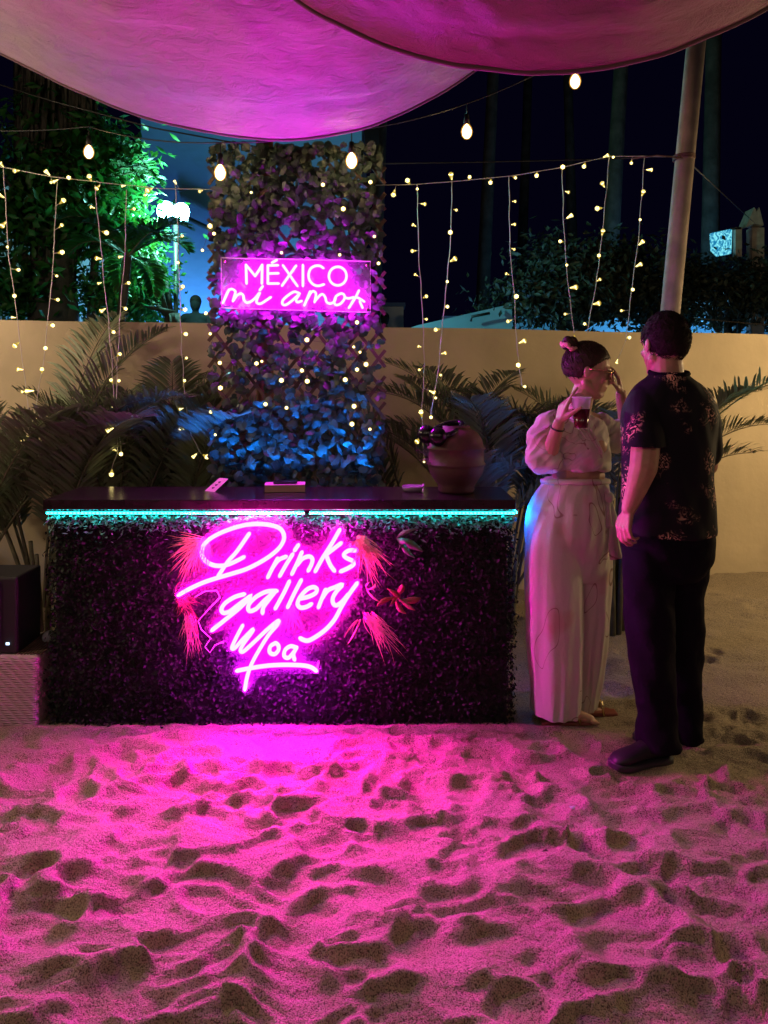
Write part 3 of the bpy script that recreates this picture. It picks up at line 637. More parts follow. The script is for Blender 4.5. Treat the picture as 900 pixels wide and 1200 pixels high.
strand('fairy light strand in front of the floodlit bush, just right of the longest left one', [(148,222),(147,270),(146,300),(142,350),(139,400),(136,450),(138,500),(142,530)], [(156,245),(141,301),(149,332),(146,361),(139,447),(133,471),(142,531)], FD, group=g)
strand('fairy light strand under the floodlight, left of the trellis', [(205,214),(208,260),(209,300),(211,350),(212,390),(214,430),(217,470),(224,510),(236,532)], [(213,277),(209,308),(213,338),(215,363),(216,391),(218,420),(216,447),(212,479),(213,503),(228,534),(240,534)], FD, group=g)
strand('first hanging fairy light strand right of the trellis', [(489,216),(490,260),(491,300),(494,350),(496,385),(498,430),(494,480),(497,541)], [(489,222),(496,239),(485,264),(485,294),(487,322),(498,348),(499,374),(491,406),(492,433),(506,459),(494,486),(491,515),(497,541)], FD, group=g)
strand('second hanging fairy light strand right of the trellis', [(530,213),(529,260),(527,300),(522,345),(518,385),(515,430),(508,465),(505,489)], [(534,246),(528,273),(530,305),(524,330),(523,359),(513,386),(520,414),(516,439),(510,466),(505,489)], FD, group=g)
strand('hanging fairy light strand above the clay jug and palm', [(597,207),(597,250),(598,290),(602,340),(605,390),(609,430),(612,453)], [(603,236),(602,263),(602,292),(594,321),(604,348),(597,376),(611,401),(608,429),(614,453)], FD, group=g)
strand('hanging fairy light strand directly above the head of the woman', [(659,196),(660,250),(663,300),(667,345),(673,390)], [(659,196),(665,225),(667,254),(658,283),(664,310),(671,337),(663,368),(673,395)], FD, group=g)
strand('hanging fairy light strand between the woman and the tilted pole', [(714,183),(710,230),(706,270),(702,310),(697,340),(688,390)], [(707,217),(703,244),(706,273),(702,301),(702,328),(698,356),(686,380)], FD, group=g)
strand('rightmost hanging fairy light strand, beside the tilted pole', [(755,183),(752,230),(748,280),(742,330),(735,380),(733,400)], [(761,199),(753,227),(750,257),(751,285),(748,311),(741,339),(729,364),(736,396),(723,424)], FD, group=g)
tl = [(415,158),(180,183),(480,237),(570,150),(583,327),(595,415),(468,387),(278,380),(60,318),(48,298),(345,765),(362,665),(515,688),(535,705),(555,745),(527,762),(487,795),(365,800),(278,797),(228,875),(295,887),(515,882),(507,940),(568,957),(215,735),(195,742),(78,740),(80,822),(525,608),(45,645),(48,900),(62,975),(32,578),(20,372)]
tl = [(230+x/2.79, 160+y/2.79) for x, y in tl]; order = sorted(tl, key=lambda q: (round(q[1]/45), q[0] if round(q[1]/45) % 2 else -q[0]))
strand('fairy light wire woven through the ivy of the trellis', order, tl, TD-.085, name='fairy_light_strand', rad=.0007, cm=M['cable_black'])

# ------------------------------------------------------------------ festoon cables with bulbs
def festoon(label, bulbs, cable, power=0, tint=(1, .71, .35)):
    root = empty('festoon_string', cable[0], label, 'string lights', 'festoon bulb strings')
    pts = [Vector(c) for c in cable]; dense = []
    for i in range(len(pts)-1):
        for k in range(8):
            t = k/8; dense.append(pts[i].lerp(pts[i+1], t)-Vector((0, 0, .10*t*(1-t)*(pts[i+1]-pts[i]).length)))
    dense.append(pts[-1]); mb = MB(); mb.tube(dense, .0035, 5); mb.build('cable', M['cable_black'], root)
    for b0 in bulbs:
        b0 = Vector(b0)
        s_ = MB(); s_.tube([b0+Vector((0, 0, .14)), b0+Vector((0, 0, .075))], .003, 5); s_.tube([b0+Vector((0, 0, .085)), b0+Vector((0, 0, .03))], [.012, .017], 10); sk = s_.build('socket', M['cable_black'], root)
        g_ = MB(); g_.lathe(b0, [(.001, -.045), (.014, -.042), (.026, -.028), (.031, -.008), (.027, .012), (.017, .028), (.013, .034)], 14); g_.build('bulb', M['bulb_glow'], root)
        if power:
            l = bpy.data.lights.new('bulb_light', 'POINT'); l.energy = power; l.color = tint; l.shadow_soft_size = .06
            lo = bpy.data.objects.new('bulb_light', l); lo.location = b0-Vector((0, 0, .06)); COL.objects.link(lo); lo.parent = root; lo.matrix_parent_inverse = Matrix.Translation(-root.location)
B5 = [P(104,177,4.4), P(258,201,3.72), P(412,187,3.72), P(547,153,4.0), P(674,94,4.0)]
festoon('warm festoon bulbs under the shade sails, crossing the whole view', B5, [P(-60,150,4.4)]+[b+Vector((0, 0, .14)) for b in B5]+[P(795,48,4.06)], 0)
festoon('festoon bulbs strung right of the tilted pole beyond the frame', [(3.4, 4.0, 1.72), (4.1, 4.5, 1.72), (4.3, 3.3, 1.75), (3.5, 5.0, 1.75)], [(2.3, 5.7, 2.0), (3.5, 5.0, 1.89), (4.1, 4.5, 1.86), (3.4, 4.0, 1.86), (4.3, 3.3, 1.89), (5, 1.5, 2.3)], 42)
festoon('festoon bulbs strung above the seating area behind the camera', [(-1.9, -.8, 2.7), (0, -1.0, 2.6), (1.9, -.8, 2.7)], [(-4, -.6, 3.1), (-1.9, -.8, 2.84), (0, -1.0, 2.74), (1.9, -.8, 2.84), (4, -.6, 3.1)], 24, (1, .78, .58))
festoon('festoon bulbs strung left of the bar beyond the frame', [(-2.95, 3.75, 2.3), (-2.75, 2.75, 2.35)], [(-3.2, 1.8, 2.9), (-2.75, 2.75, 2.49), (-2.95, 3.75, 2.44), (-2.6, 4.5, 2.6)], 58, (1, .76, .48))

# ------------------------------------------------------------------ shade sails
def sail(name, edge, D, yn, zn, mt, label, seed, sag=.0):
    us = np.linspace(0, len(edge)-1, 150); ex = np.array(edge, float)
    def cr(u):
        i = min(int(u), len(ex)-2); t = u-i; p0, p1, p2, p3 = ex[max(i-1, 0)], ex[i], ex[i+1], ex[min(i+2, len(ex)-1)]
        return .5*((2*p1)+(-p0+p2)*t+(2*p0-5*p1+4*p2-p3)*t*t+(-p0+3*p1-3*p2+p3)*t**3)
    E = [P(*cr(u), D) for u in us]; nv = 110; V = []
    for i, e in enumerate(E):
        for j in range(nv):
            v = j/(nv-1); y_ = D+(yn-D)*v; z = e.z*(1-v)+zn*v - sag*4*v*(1-v)*.25; x = e.x*(1-.18*v)
            cr1 = -abs(noise.noise(Vector((x*1.6+y_*1.1+seed, y_*5-x*1.5, seed))))*.034 - abs(noise.noise(Vector((x*5+seed, y_*11-x*5, 1))))*.016 + noise.noise(Vector((x*3-y_*6, y_*3+x*5, 7)))*.008
            V.append((x, y_, z+cr1*min(1, v*8+.25)))
    m_ = len(E); I = np.arange(m_*nv).reshape(m_, nv); Fq = np.stack([I[:-1, :-1], I[1:, :-1], I[1:, 1:], I[:-1, 1:]], -1).reshape(-1, 4)
    o = link(name, np_mesh(name, V, Fq, mt), None, label=label, cat='shade sail')
    so = o.modifiers.new('thickness', 'SOLIDIFY'); so.thickness = .003
    mb = MB(); mb.tube([Vector(V[i*nv])+Vector((0, 0, .002)) for i in range(m_)], .011, 6, flat=.8); mb.build('hem', M['hem'], o)
    return o
sail('shade_sail', [(-300,-90),(-150,-10),(0,62),(100,110),(200,144),(320,162),(420,151),(500,117),(565,75),(650,10)], 3.55, .6, 3.25, M['sail_a'], 'large sagging beige shade sail over the trellis, lit magenta in the middle', 3)
sail('shade_sail', [(250,-80),(345,-4),(400,27),(470,58),(565,80),(670,82),(760,66),(820,45),(900,8),(1000,-60)], 2.25, .3, 3.0, M['sail_b'], 'dark rose shade sail hanging at the upper right, in front of the beige one', 9)
# pole
mb = MB(); mb.tube([P(755,700,4.06)+Vector((0, 0, -.2)), P(785,370,4.06), P(817,38,4.06)], [.056, .050, .048], 16); pl = mb.build('tilted_pole', M['pole'], None, label='pale smooth wooden pole leaning right, behind the man in the dark shirt', cat='pole')
mb = MB()
for i in range(3): c = P(801.5, 184+i*2, 4.06); mb.tube([c+Vector((math.cos(t/8*math.pi)*.053, math.sin(t/8*math.pi)*.053, .004*t/8)) for t in range(17)], .005, 5)
mb.tube([P(800,185,4.02), P(770,182,4.01), P(740,186,4.0)], .004, 5); mb.build('rope_tie', M['seed'], pl)
mb = MB(); mb.tube([P(805,188,4.06), P(850,230,6), P(885,262,9)], .004, 4); mb.build('guy_rope', M['cable_black'], None, label='thin dark guy rope running from the pole toward the pointed post', cat='rope')
mb = MB(); mb.tube([P(-20,93,5), P(60,118,5), P(180,150,5), P(300,172,5)], .005, 4); mb.build('overhead_cable', M['cable_black'], None, label='thin black cable crossing the dark tree under the beige sail', cat='cable')
mb = MB(); mb.tube([P(445,192,5.2), P(560,190,5.2), P(690,187,5.2), P(790,183,4.12)], .005, 4); mb.build('overhead_cable', M['cable_black'], None, label='thin cable running level above the right fairy light wire', cat='cable')

# ------------------------------------------------------------------ areca palms
def frond(root, base, az, el, L, droop, rs, w=.0078, bare=.36, ll=.32):
    r = random.Random(rs); base = Vector(base); h = Vector((math.cos(az), math.sin(az), 0)); side = Vector((-math.sin(az), math.cos(az), 0))
    pts = []; p = base.copy(); n_ = 26; e = el; ds = L/n_; tw = r.uniform(-.25, .25)
    for i in range(n_+1):
        pts.append(p.copy()); d_ = h*math.cos(e)+Vector((0, 0, math.sin(e))); p = p+d_*ds; e -= droop*(i/n_)**1.2/n_*2; 
        h = (h+side*tw/n_).normalized()
    mb = MB(); mb.tube(pts, [.010*(1-.85*i/n_) for i in range(n_+1)], 5)
    K = int(60*(1-bare)/.62)
    for k in range(K):
        t = bare+(1-bare)*(k+.5)/K; q = t*n_; i = min(int(q), n_-1); c = pts[i].lerp(pts[i+1], q-i); tg = (pts[i+1]-pts[i]).normalized()
        sd = tg.cross(Vector((0, 0, 1))); sd = sd.normalized() if sd.length > .05 else side.copy(); up = sd.cross(tg)
        f = math.sin(math.pi*(.12+.80*(t-bare)/(1-bare))); l = ll*f*r.uniform(.85, 1.1)
        for s_ in (-1, 1):
            d1 = (sd*s_*.75+tg*.70+up*.35+Vector((r.gauss(0, .06), r.gauss(0, .06), r.gauss(0, .06)))).normalized()
            ww = w*r.uniform(.8, 1.15); gdr = Vector((0, 0, -1))*r.uniform(.25, .55)
            a0 = c; a1 = c+d1*l*.35+gdr*l*.03; a2 = c+d1*l*.7+gdr*l*.16; a3 = c+d1*l*.95+gdr*l*.42
            wv = (d1.cross(up)).normalized()
            wv = (wv*.9+up*.25*r.uniform(-1, 1)).normalized()
            mb.add([a0, a1+wv*ww, a1-wv*ww, a2+wv*ww*.75, a2-wv*ww*.75, a3], [(0, 1, 2), (1, 3, 4, 2), (3, 5, 4)], 1)
    return mb.build('frond', [M['palm_stem'], M['palm']], root, smooth=False)
def areca(base, label, specs, seed, stems=4, sh=.5):
    r = random.Random(seed); base = Vector(base); root = empty('areca_palm', base, label, 'palm', 'areca palms along the wall')
    for i in range(stems):
        a_ = r.uniform(0, 6.28); b0 = base+Vector((math.cos(a_), math.sin(a_), 0))*r.uniform(.02, .09); mb = MB(); lean = Vector((math.cos(a_), math.sin(a_), 0))*.07
        mb.tube([b0-Vector((0, 0, .1)), b0+Vector((0, 0, sh*.5))+lean*.4, b0+Vector((0, 0, sh*r.uniform(.9, 1.2)))+lean], [.018, .015, .011], 7); mb.build('stem', M['palm_stem'], root)
    for k, (az, el, L, dr) in enumerate(specs):
        frond(root, base+Vector((math.cos(math.radians(az))*.05, math.sin(math.radians(az))*.05, r.uniform(.15, .45))), math.radians(az), math.radians(el), L, dr, seed*50+k)
def ring(n_, seed, L=(1.2, 1.7), el=(62, 82), dr=(1.0, 1.9), extra=()):
    r = random.Random(seed); out = []
    for k in range(n_):
        q = math.radians(360*k/n_+r.uniform(-22, 22)); q = math.degrees(math.atan2(.42*math.sin(q), math.cos(q)))
        out.append((q, r.uniform(*el), r.uniform(*L), r.uniform(*dr)))
    return out+list(extra)
areca(P(50,755,4.25)*1, 'leafy areca palm between the speaker and the left end of the bar', ring(16, 1, (1.2, 1.65), (60, 84)), 1, 6)
areca((-1.55, 4.45, 0), 'areca palm behind the left end of the bar', ring(20, 2, (1.05, 1.5), (68, 87), (.7, 1.35)), 2)
areca((-1.24, 4.42, 0), 'areca palm behind the bar just left of the trellis', ring(19, 3, (.95, 1.35), (70, 88), (.7, 1.3)), 3)
areca((-2.35, 4.15, 0), 'areca palm at the left edge behind the black speaker', ring(15, 4, (1.2, 1.6)), 4)
areca((.22, 4.55, 0), 'areca palm right of the trellis behind the clay jug', ring(17, 5, (1.2, 1.65), (52, 84), (1.1, 2.0)), 5)
areca((.72, 4.55, 0), 'dense areca palm directly behind the woman in white', ring(17, 6, (1.1, 1.6), (60, 84)), 6)
areca((1.38, 4.60, 0), 'areca palm with a bare stem clump between the woman and the man', ring(11, 7, (1.2, 1.5), (66, 84), extra=((-4, 66, 1.85, 1.7), (12, 72, 1.75, 1.5), (172, 66, 1.7, 1.6))), 7, 14, .95)

# ------------------------------------------------------------------ things on the counter
CZ = 1.004
jug = empty('clay_jug', (.335, 3.56, CZ), 'big round ribbed clay jug standing at the right end of the counter', 'jug')
prof = [(.001, 0), (.075, 0), (.085, .012), (.083, .03), (.098, .05), (.120, .085), (.1285, .115), (.1275, .122), (.1355, .127), (.1355, .133), (.128, .139), (.1285, .17), (.127, .196), (.1345, .201), (.1345, .207), (.126, .213), (.118, .245), (.098, .275), (.070, .292), (.062, .297), (.064, .306), (.052, .306), (.045, .28)]
mb = MB(); mb.lathe((.335, 3.56, CZ), prof, 40); mb.build('jug_body', M['clay'], jug)
hp = empty('headphones', (.30, 3.55, CZ+.30), 'glossy black over-ear headphones lying on top of the clay jug', 'headphones')
R = Matrix.Rotation(math.radians(-6), 3, 'Y')
for i, (x, y) in enumerate(((500, 509), (513, 512))):
    c = P(x, y, 3.50-.03*i); mb = MB(); mb.ell(c, (.042, .032, .044), R); mb.tube([c+Vector((.0, -.024, 0)), c+Vector((.0, .024, 0))], .038, 14); mb.build('ear_cup', M['gloss_black'], hp)
mb = MB(); pts = [P(505,507,3.52), P(520,498,3.60), P(538,495,3.62), P(541,500,3.56), P(530,508,3.47), P(516,513,3.46)]
sm = []
for i in range(len(pts)-1):
    p0, p1, p2, p3 = pts[max(i-1, 0)], pts[i], pts[i+1], pts[min(i+2, len(pts)-1)]
    for k in range(6): t = k/6; sm.append(.5*((2*p1)+(-p0+p2)*t+(2*p0-5*p1+4*p2-p3)*t*t+(-p0+3*p1-3*p2+p3)*t**3))
sm.append(pts[-1]); mb.tube(sm, .014, 8); mb.build('headband', M['gloss_black'], hp)
# tilted card in a stand
cr = empty('table_card', P(250,577,3.60), 'pink card with three dark marks leaning in a small stand on the counter', 'card')
mb = MB(); q = [P(239,577,3.60), P(251,577,3.56), P(267,562,3.62), P(257,561,3.66)]; nn = Vector((0, .004, .004)); mb.add([p for p in q]+[p+nn for p in q], [(0,1,2,3),(7,6,5,4),(0,4,5,1),(1,5,6,2),(2,6,7,3),(3,7,4,0)]); mb.build('card', M['pink_card'], cr, smooth=False)
mb = MB()
for t in (.3, .52, .74): c = (q[0].lerp(q[3], t)+q[1].lerp(q[2], t))/2+Vector((0, -.003, .002)); mb.box(c, (.012, .002, .006), Matrix.Rotation(-.4, 3, 'X'))
mb.build('card_mark', M['gloss_black'], cr, smooth=False)
mb = MB(); mb.box(P(245,579,3.58)+Vector((0, 0, .001)), (.055, .04, .010)); mb.build('stand', M['wood'], cr, smooth=False)
bx = empty('card_box', (-.46, 3.58, CZ), 'flat cardboard box with a black phone on it, in the middle of the counter', 'box')
mb = MB(); mb.box((-.463, 3.60, CZ+.016), (.185, .11, .030), Matrix.Rotation(.1, 3, 'Z')); mb.build('box_body', [M['paper']], bx, smooth=False)
mb = MB(); mb.box((-.463, 3.60, CZ+.033), (.186, .111, .003), Matrix.Rotation(.1, 3, 'Z')); mb.build('lid', M['pink_card'], bx, smooth=False)
mb = MB(); mb.box((-.463, 3.60, CZ+.041), (.11, .07, .010), Matrix.Rotation(.14, 3, 'Z')); o = mb.build('black_phone', M['gloss_black'], None, smooth=False, label='black phone lying on the flat box on the counter', cat='phone'); o.modifiers.new('b', 'BEVEL').width = .003
mb = MB(); mb.lathe((.135, 3.58, CZ), [(.001, .003), (.04, .003), (.047, .006), (.052, .024), (.049, .026), (.044, .010), (.001, .008)], 24); mb.build('glass_ashtray', M['glass'], None, label='small low glass ashtray left of the clay jug', cat='ashtray')
mb = MB(); mb.tube([(.178, 3.52, CZ+.004), (.185, 3.60, CZ+.03), (.175, 3.66, CZ+.004)], .004, 6); mb.build('folded_receipt', M['cable_clear'], None, label='thin white strip standing between the ashtray and the jug', cat='paper')

# ------------------------------------------------------------------ left seat, speaker, bag
st_ = empty('wicker_ottoman', (-1.9, 3.52, 0), 'pale woven wicker ottoman at the left edge under the speaker', 'ottoman')
mb = MB(); mb.box((-1.93, 3.52, .158), (.84, .35, .316)); o = mb.build('woven_body', M['wicker'], st_, smooth=False); bv = o.modifiers.new('b', 'BEVEL'); bv.width = .02; bv.segments = 3
mb = MB()
for i in range(9): mb.box((-1.60+.014*i-.02, 3.52, .3185), (.006, .30, .006))
mb.build('top_slats', M['slat'], st_, smooth=False)
sp = empty('loudspeaker', (-1.80, 3.48, .32), 'black loudspeaker with a tiny white light standing on the wicker ottoman', 'speaker')
mb = MB(); mb.box((-1.82, 3.49, .32+.168), (.42, .24, .336)); o = mb.build('cabinet', M['speaker'], sp, smooth=False); bv = o.modifiers.new('b', 'BEVEL'); bv.width = .01; bv.segments = 2
mb = MB(); mb.box((-1.65, 3.367, .365), (.014, .004, .010)); mb.build('power_light', emat('power_led', (.5, .7, 1), 3, False), sp, smooth=False)
mb = MB(); mb.box((-1.84, 3.366, .50), (.32, .006, .27)); mb.build('grille', M['mat_back'], sp, smooth=False)
mb = MB()
for i in range(7): mb.ell((-1.545+random.uniform(-.012, .012), 3.60+random.uniform(-.03, .03), .17+i*.026), (.028, .06, .030), Matrix.Rotation(random.uniform(-1, 1), 3, 'X'), 12, 8)
mb.build('plastic_bag', M['plastic_bag'], None, label='crumpled white plastic bag squeezed between the ottoman and the bar', cat='bag')

sc = P(672, 952, 2.69); mb = MB(); q = [sc+Vector((random.uniform(-.016, .016), random.uniform(-.012, .012), .012+random.uniform(-.004, .008))) for _ in range(7)]
mb.add(q, [(0, 1, 2), (0, 2, 3), (0, 3, 4), (0, 4, 5), (0, 5, 6)]); mb.build('plastic_scrap', M['plastic_bag'], None, smooth=False, label='tiny pale plastic scrap lying on the sand in front of the couple', cat='litter')
for (px, py, lab) in ((797, 1078, 'small dark twig on the sand at the lower right'), (640, 1003, 'tiny dark twig on the sand below the couple'), (222, 1004, 'tiny dark bit of bark on the sand at the lower left')):
    c = P(px, py, 1350/(py-451)); mb = MB(); mb.tube([c+Vector((-.014, 0, .012)), c+Vector((0, .004, .017)), c+Vector((.012, -.004, .010))], [.002, .0035, .001], 6); mb.build('twig', M['bark'], None, label=lab, cat='twig', group='bits of twig on the sand')
# ------------------------------------------------------------------ people
def remesh(mb, name, mt, parent, vox=.005, smooth=3, disp=None, **tags):
    o = mb.build(name, mt, None); bm = bmesh.new(); bm.from_mesh(o.data); bmesh.ops.recalc_face_normals(bm, faces=bm.faces); bm.to_mesh(o.data); bm.free()
    m_ = o.modifiers.new('r', 'REMESH'); m_.mode = 'VOXEL'; m_.voxel_size = vox; m_.use_smooth_shade = True
    if smooth: s_ = o.modifiers.new('s', 'SMOOTH'); s_.factor = .5; s_.iterations = smooth
    dg = bpy.context.evaluated_depsgraph_get(); me = bpy.data.meshes.new_from_object(o.evaluated_get(dg)); bpy.data.objects.remove(o)
    if disp:
        k = len(me.vertices); co = np.empty(k*3, np.float32); me.vertices.foreach_get('co', co); no = np.empty(k*3, np.float32); me.vertex_normals.foreach_get('vector', no)
        co = co.reshape(-1, 3); no = no.reshape(-1, 3); dd = np.array([disp(Vector(c)) for c in co], np.float32); co += no*dd[:, None]; me.vertices.foreach_set('co', co.ravel())
    me.materials.clear(); me.materials.append(mt); me.polygons.foreach_set('use_smooth', [True]*len(me.polygons)); me.update(); me.name = name
    return link(name, me, parent, **tags)
def hand(mb, wrist, dr, nrm, thumb, s=1.0, curl=(.5, .5, .5, .5), tcurl=.4, spread=.06):
    """palm and five fingers. dr: wrist->knuckles, nrm: palm side, thumb: side of the thumb"""
    wrist = Vector(wrist); dr = Vector(dr).normalized(); th = Vector(thumb); th = (th-dr*th.dot(dr)).normalized(); nrm = Vector(nrm); nrm = (nrm-dr*nrm.dot(dr)-th*nrm.dot(th)).normalized()
    K = wrist+dr*.085*s
    for i in range(4):
        k = K+th*(.030-.020*i)*s-dr*.006*abs(i-1.2)*s; mb.cap(wrist+th*(.014-.0095*i)*s+dr*.012*s, k, .0135*s, .0105*s, 10)
        f = [.044, .049, .045, .036][i]*s; a_ = 0; p = k; d0 = (dr+th*spread*(1.5-i)).normalized()
        for j, q in enumerate((1, .62, .48)):
            a_ += curl[i]*(.9 if j == 0 else 1.1); d1 = (d0*math.cos(a_)+nrm*math.sin(a_)).normalized(); p2 = p+d1*f*q; mb.cap(p, p2, (.0092-.0011*j)*s, (.0086-.0012*j)*s, 8); p = p2
    p = wrist+dr*.022*s+th*.018*s+nrm*.006*s; d0 = (th*.75+dr*.62+nrm*.2).normalized()
    for j, q in enumerate((.040, .032, .026)):
        d1 = (d0*math.cos(tcurl*j)+(nrm*.7+dr*.5).normalized()*math.sin(tcurl*j)).normalized(); p2 = p+d1*q*s; mb.cap(p, p2, (.0135-.002*j)*s, (.0118-.0022*j)*s, 8); p = p2
def head(mb, c, f, up, k=1.0, female=False):
    f = Vector(f).normalized(); up = Vector(up); up = (up-f*up.dot(f)).normalized(); sd = f.cross(up)
    R = Matrix((sd, f, up)).transposed(); c = Vector(c); L = lambda s_, g_, u_: c+(sd*s_+f*g_+up*u_)*k
    mb.ell(L(0, -.012, .025), (.076*k, .098*k, .098*k), R, 20, 14)
    mb.ell(L(0, .030, -.030), (.060*k, .060*k, .085*k), R, 18, 12); mb.ell(L(0, .050, -.085), (.036*k, .036*k, .028*k), R)
    for s_ in (-1, 1):
        mb.cap(L(s_*.052, -.005, -.055), L(s_*.020, .062, -.095), .022*k, .016*k); mb.ell(L(s_*.036, .062, -.022), (.022*k, .020*k, .020*k), R)
        mb.ell(L(s_*.082, -.010, -.005), (.006*k, .017*k, .027*k), R@Matrix.Rotation(.15, 3, 'X'), 14, 10)
        mb.cap(L(s_*.010, .086, .026), L(s_*.046, .070, .024), .010*k, .008*k)
    mb.cap(L(0, .084, .022), L(0, .108, -.020), .008*k, .012*k); mb.cap(L(0, .098, -.022), L(0, .088, -.028), .015*k, .012*k)
    mb.cap(L(-.014, .083, -.052), L(.014, .083, -.052), .009*k, .009*k); mb.cap(L(-.012, .081, -.063), L(.012, .081, -.063), .009*k, .009*k)
    return L, R
def hair_cap(name, L, R, k, mt, parent, r3, cen, keep, streak=60, amp=.004):
    """hair as a thick shell round the skull; keep(u,v,w) picks where hair grows"""
    nu, nv = 96, 64; V = []; ok = []
    for j in range(nv+1):
        ph = math.pi*j/nv
        for i in range(nu):
            th = 2*math.pi*i/nu; s_, g_, u_ = math.sin(ph)*math.cos(th), math.sin(ph)*math.sin(th), math.cos(ph)
            kk = keep(s_, g_, u_); q = 1+amp/.1*noise.noise(Vector((th*streak/6, ph*3, 1)))*1.5
            sh = 1.0 if kk > .16 else .90+.10*max(0, kk)/.16
            V.append(L(cen[0]+r3[0]*s_*q*sh, cen[1]+r3[1]*g_*q*sh, cen[2]+r3[2]*u_*q*sh))
            ok.append(kk > -.04)
    mb = MB(); fs = []
    for j in range(nv):
        for i in range(nu):
            q = (j*nu+i, j*nu+(i+1) % nu, (j+1)*nu+(i+1) % nu, (j+1)*nu+i)
            if all(ok[a_] for a_ in q): fs.append(q)
    mb.add(V, fs); return mb.build(name, mt, parent)
# ---- the man
def JM(px, py, dd=0.): return P(px, py, 3.11+dd)
man = empty('person', P(785, 885, 3.11)*1, 'standing man seen from behind in a dark shirt with reddish flowers and dark trousers', 'person'); man.location.z = 0
mb = MB(); fm = Vector((-.28, .95, -.10)); hc = JM(778, 405, 0.02); L, R = head(mb, hc, fm, (0.02, 0, 1), 1.06)
mb.cap(JM(781, 425, .0), JM(784, 452, .0), .062, .066, 16)
mb.cap(JM(784, 458), JM(755, 472), .050, .055); mb.cap(JM(784, 458), JM(818, 473), .050, .055)
mb.ell(JM(784, 500), (.165, .115, .17)); mb.ell(JM(784, 570), (.155, .12, .17)); mb.ell(JM(783, 622), (.165, .125, .12))
sh, el1, el2, fa, wr = JM(752, 474, -.02), JM(757, 520, -.105), JM(754, 548, -.125), JM(746, 572, -.135), JM(737, 596, -.13)
mb.cap(sh, el1, .060, .056); mb.cap(el1, el2, .056, .054); mb.cap(el2, fa, .054, .042); mb.cap(fa, wr, .042, .029)
hand(mb, wr, (-.30, -.05, -1), (.85, .50, -.1), (-.45, .85, -.2), 1.0, (.50, .58, .64, .70), .35, .015)
shr, elr, wrr = JM(822, 474), JM(828, 545, .05), JM(800, 540, .26)
mb.cap(shr, elr, .058, .046); mb.cap(elr, wrr, .044, .028); hand(mb, wrr, (-.8, .4, .2), (0, -.2, 1), (0, .5, .6), 1.0)
aL, aR = P(770, 868, 3.07), P(806, 862, 3.24)
hL, kL = JM(762, 640), P(765, 745, 3.06); hR, kR = JM(806, 640, .04), P(802, 745, 3.20)
mb.cap(hL, kL, .085, .055); mb.cap(kL, aL, .052, .038); mb.cap(hR, kR, .085, .055); mb.cap(kR, aR, .052, .038)
mb.cap(aL-Vector((0, 0, .02)), aL+Vector((-.11, -.045, -.035)), .032, .022); mb.cap(aR-Vector((0, 0, .02)), aR+Vector((-.11, -.012, -.035)), .032, .022)
remesh(mb, 'body', M['skin_man'], man, .0048, 3)
hair_cap('hair', L, R, 1.06, M['hair'], man, (.082, .104, .105), (0, -.014, .026), lambda s_, g_, u_: min(u_+.62 - max(0, g_)*1.1, .9-g_+u_*.6) if g_ > -.2 else u_+.80, 90, .003)
MAN_L = L
mb = MB()
def shf(th, t): return 1+.02*math.sin(3*th+6*t)+.018*math.sin(7*th-9*t)*t
rg = [(784, 436, .070, .068), (784, 443, .092, .080), (784, 454, .142, .100), (784, 470, .178, .115), (783, 490, .192, .128), (783, 525, .186, .135), (783, 560, .182, .138), (783, 595, .188, .142), (783, 618, .192, .146), (783, 626, .190, .144)]
mb.loft([(JM(x, y).x, 3.11, JM(x, y).z, rx, ry) for x, y, rx, ry in rg], 8, 56, shf)
mb.cap(JM(756, 472, -.02), JM(755, 497, -.06), .074, .080, 20); mb.loft([(JM(755, y, d_).x, 3.11+d_, JM(755, y, d_).z, r_, r_) for y, d_, r_ in ((480, -.03, .066), (495, -.065, .076), (508, -.088, .078), (523, -.108, .082))], 5, 32)
mb.cap(JM(817, 470), JM(824, 500, .02), .066, .072, 20); mb.cap(JM(822, 495, .02), JM(826, 530, .04), .070, .070, 20)
def folds(c): return .006*noise.noise(Vector((c.x*9, c.y*9, c.z*5+c.x*6)))+.004*noise.noise(Vector((c.x*22, c.y*22, c.z*9)))
remesh(mb, 'shirt', M['shirt'], man, .006, 2, folds)
mb = MB(); mb.tube([JM(784, 437)+Vector((math.cos(t)*.074, math.sin(t)*.068, .012*math.sin(t))) for t in [i*math.pi/12 for i in range(25)]], .010, 6); mb.build('collar', M['trousers'], man)
mb = MB(); c = JM(783, 640)
mb.loft([(JM(783, 612).x, 3.11, JM(783, 612).z, .178, .135), (c.x, 3.11, c.z, .186, .142), (JM(783, 662).x, 3.12, JM(783, 662).z, .170, .135), (JM(783, 678).x, 3.12, JM(783, 678).z, .12, .10)], 6, 40)
def leg(pts):
    def lf(th, t): return 1+.03*math.sin(3*th+14*t)*t+.02*math.sin(5*th-22*t)
    mb.loft([(P(x, y, D_).x, D_, P(x, y, D_).z, rx, ry) for x, y, D_, rx, ry in pts], 7, 36, lf)
leg([(757, 640, 3.10, .098, .105), (760, 700, 3.08, .100, .100), (763, 755, 3.07, .095, .088), (767, 815, 3.07, .080, .078), (770, 855, 3.07, .080, .082), (771, 874, 3.07, .084, .088)])
leg([(806, 640, 3.14, .100, .100), (799, 700, 3.18, .090, .095), (799, 755, 3.20, .085, .085), (801, 815, 3.22, .074, .075), (804, 850, 3.23, .066, .072), (805, 866, 3.24, .068, .076)])
remesh(mb, 'trousers', M['trousers'], man, .006, 2, lambda c: .010*noise.noise(Vector((c.x*8, c.y*8, c.z*7)))+.006*noise.noise(Vector((c.x*16, c.y*9, c.z*18))))
MAN_K = lambda s_, g_, u_: min(u_+.62 - max(0, g_)*1.1, .9-g_+u_*.6) if g_ > -.2 else u_+.80
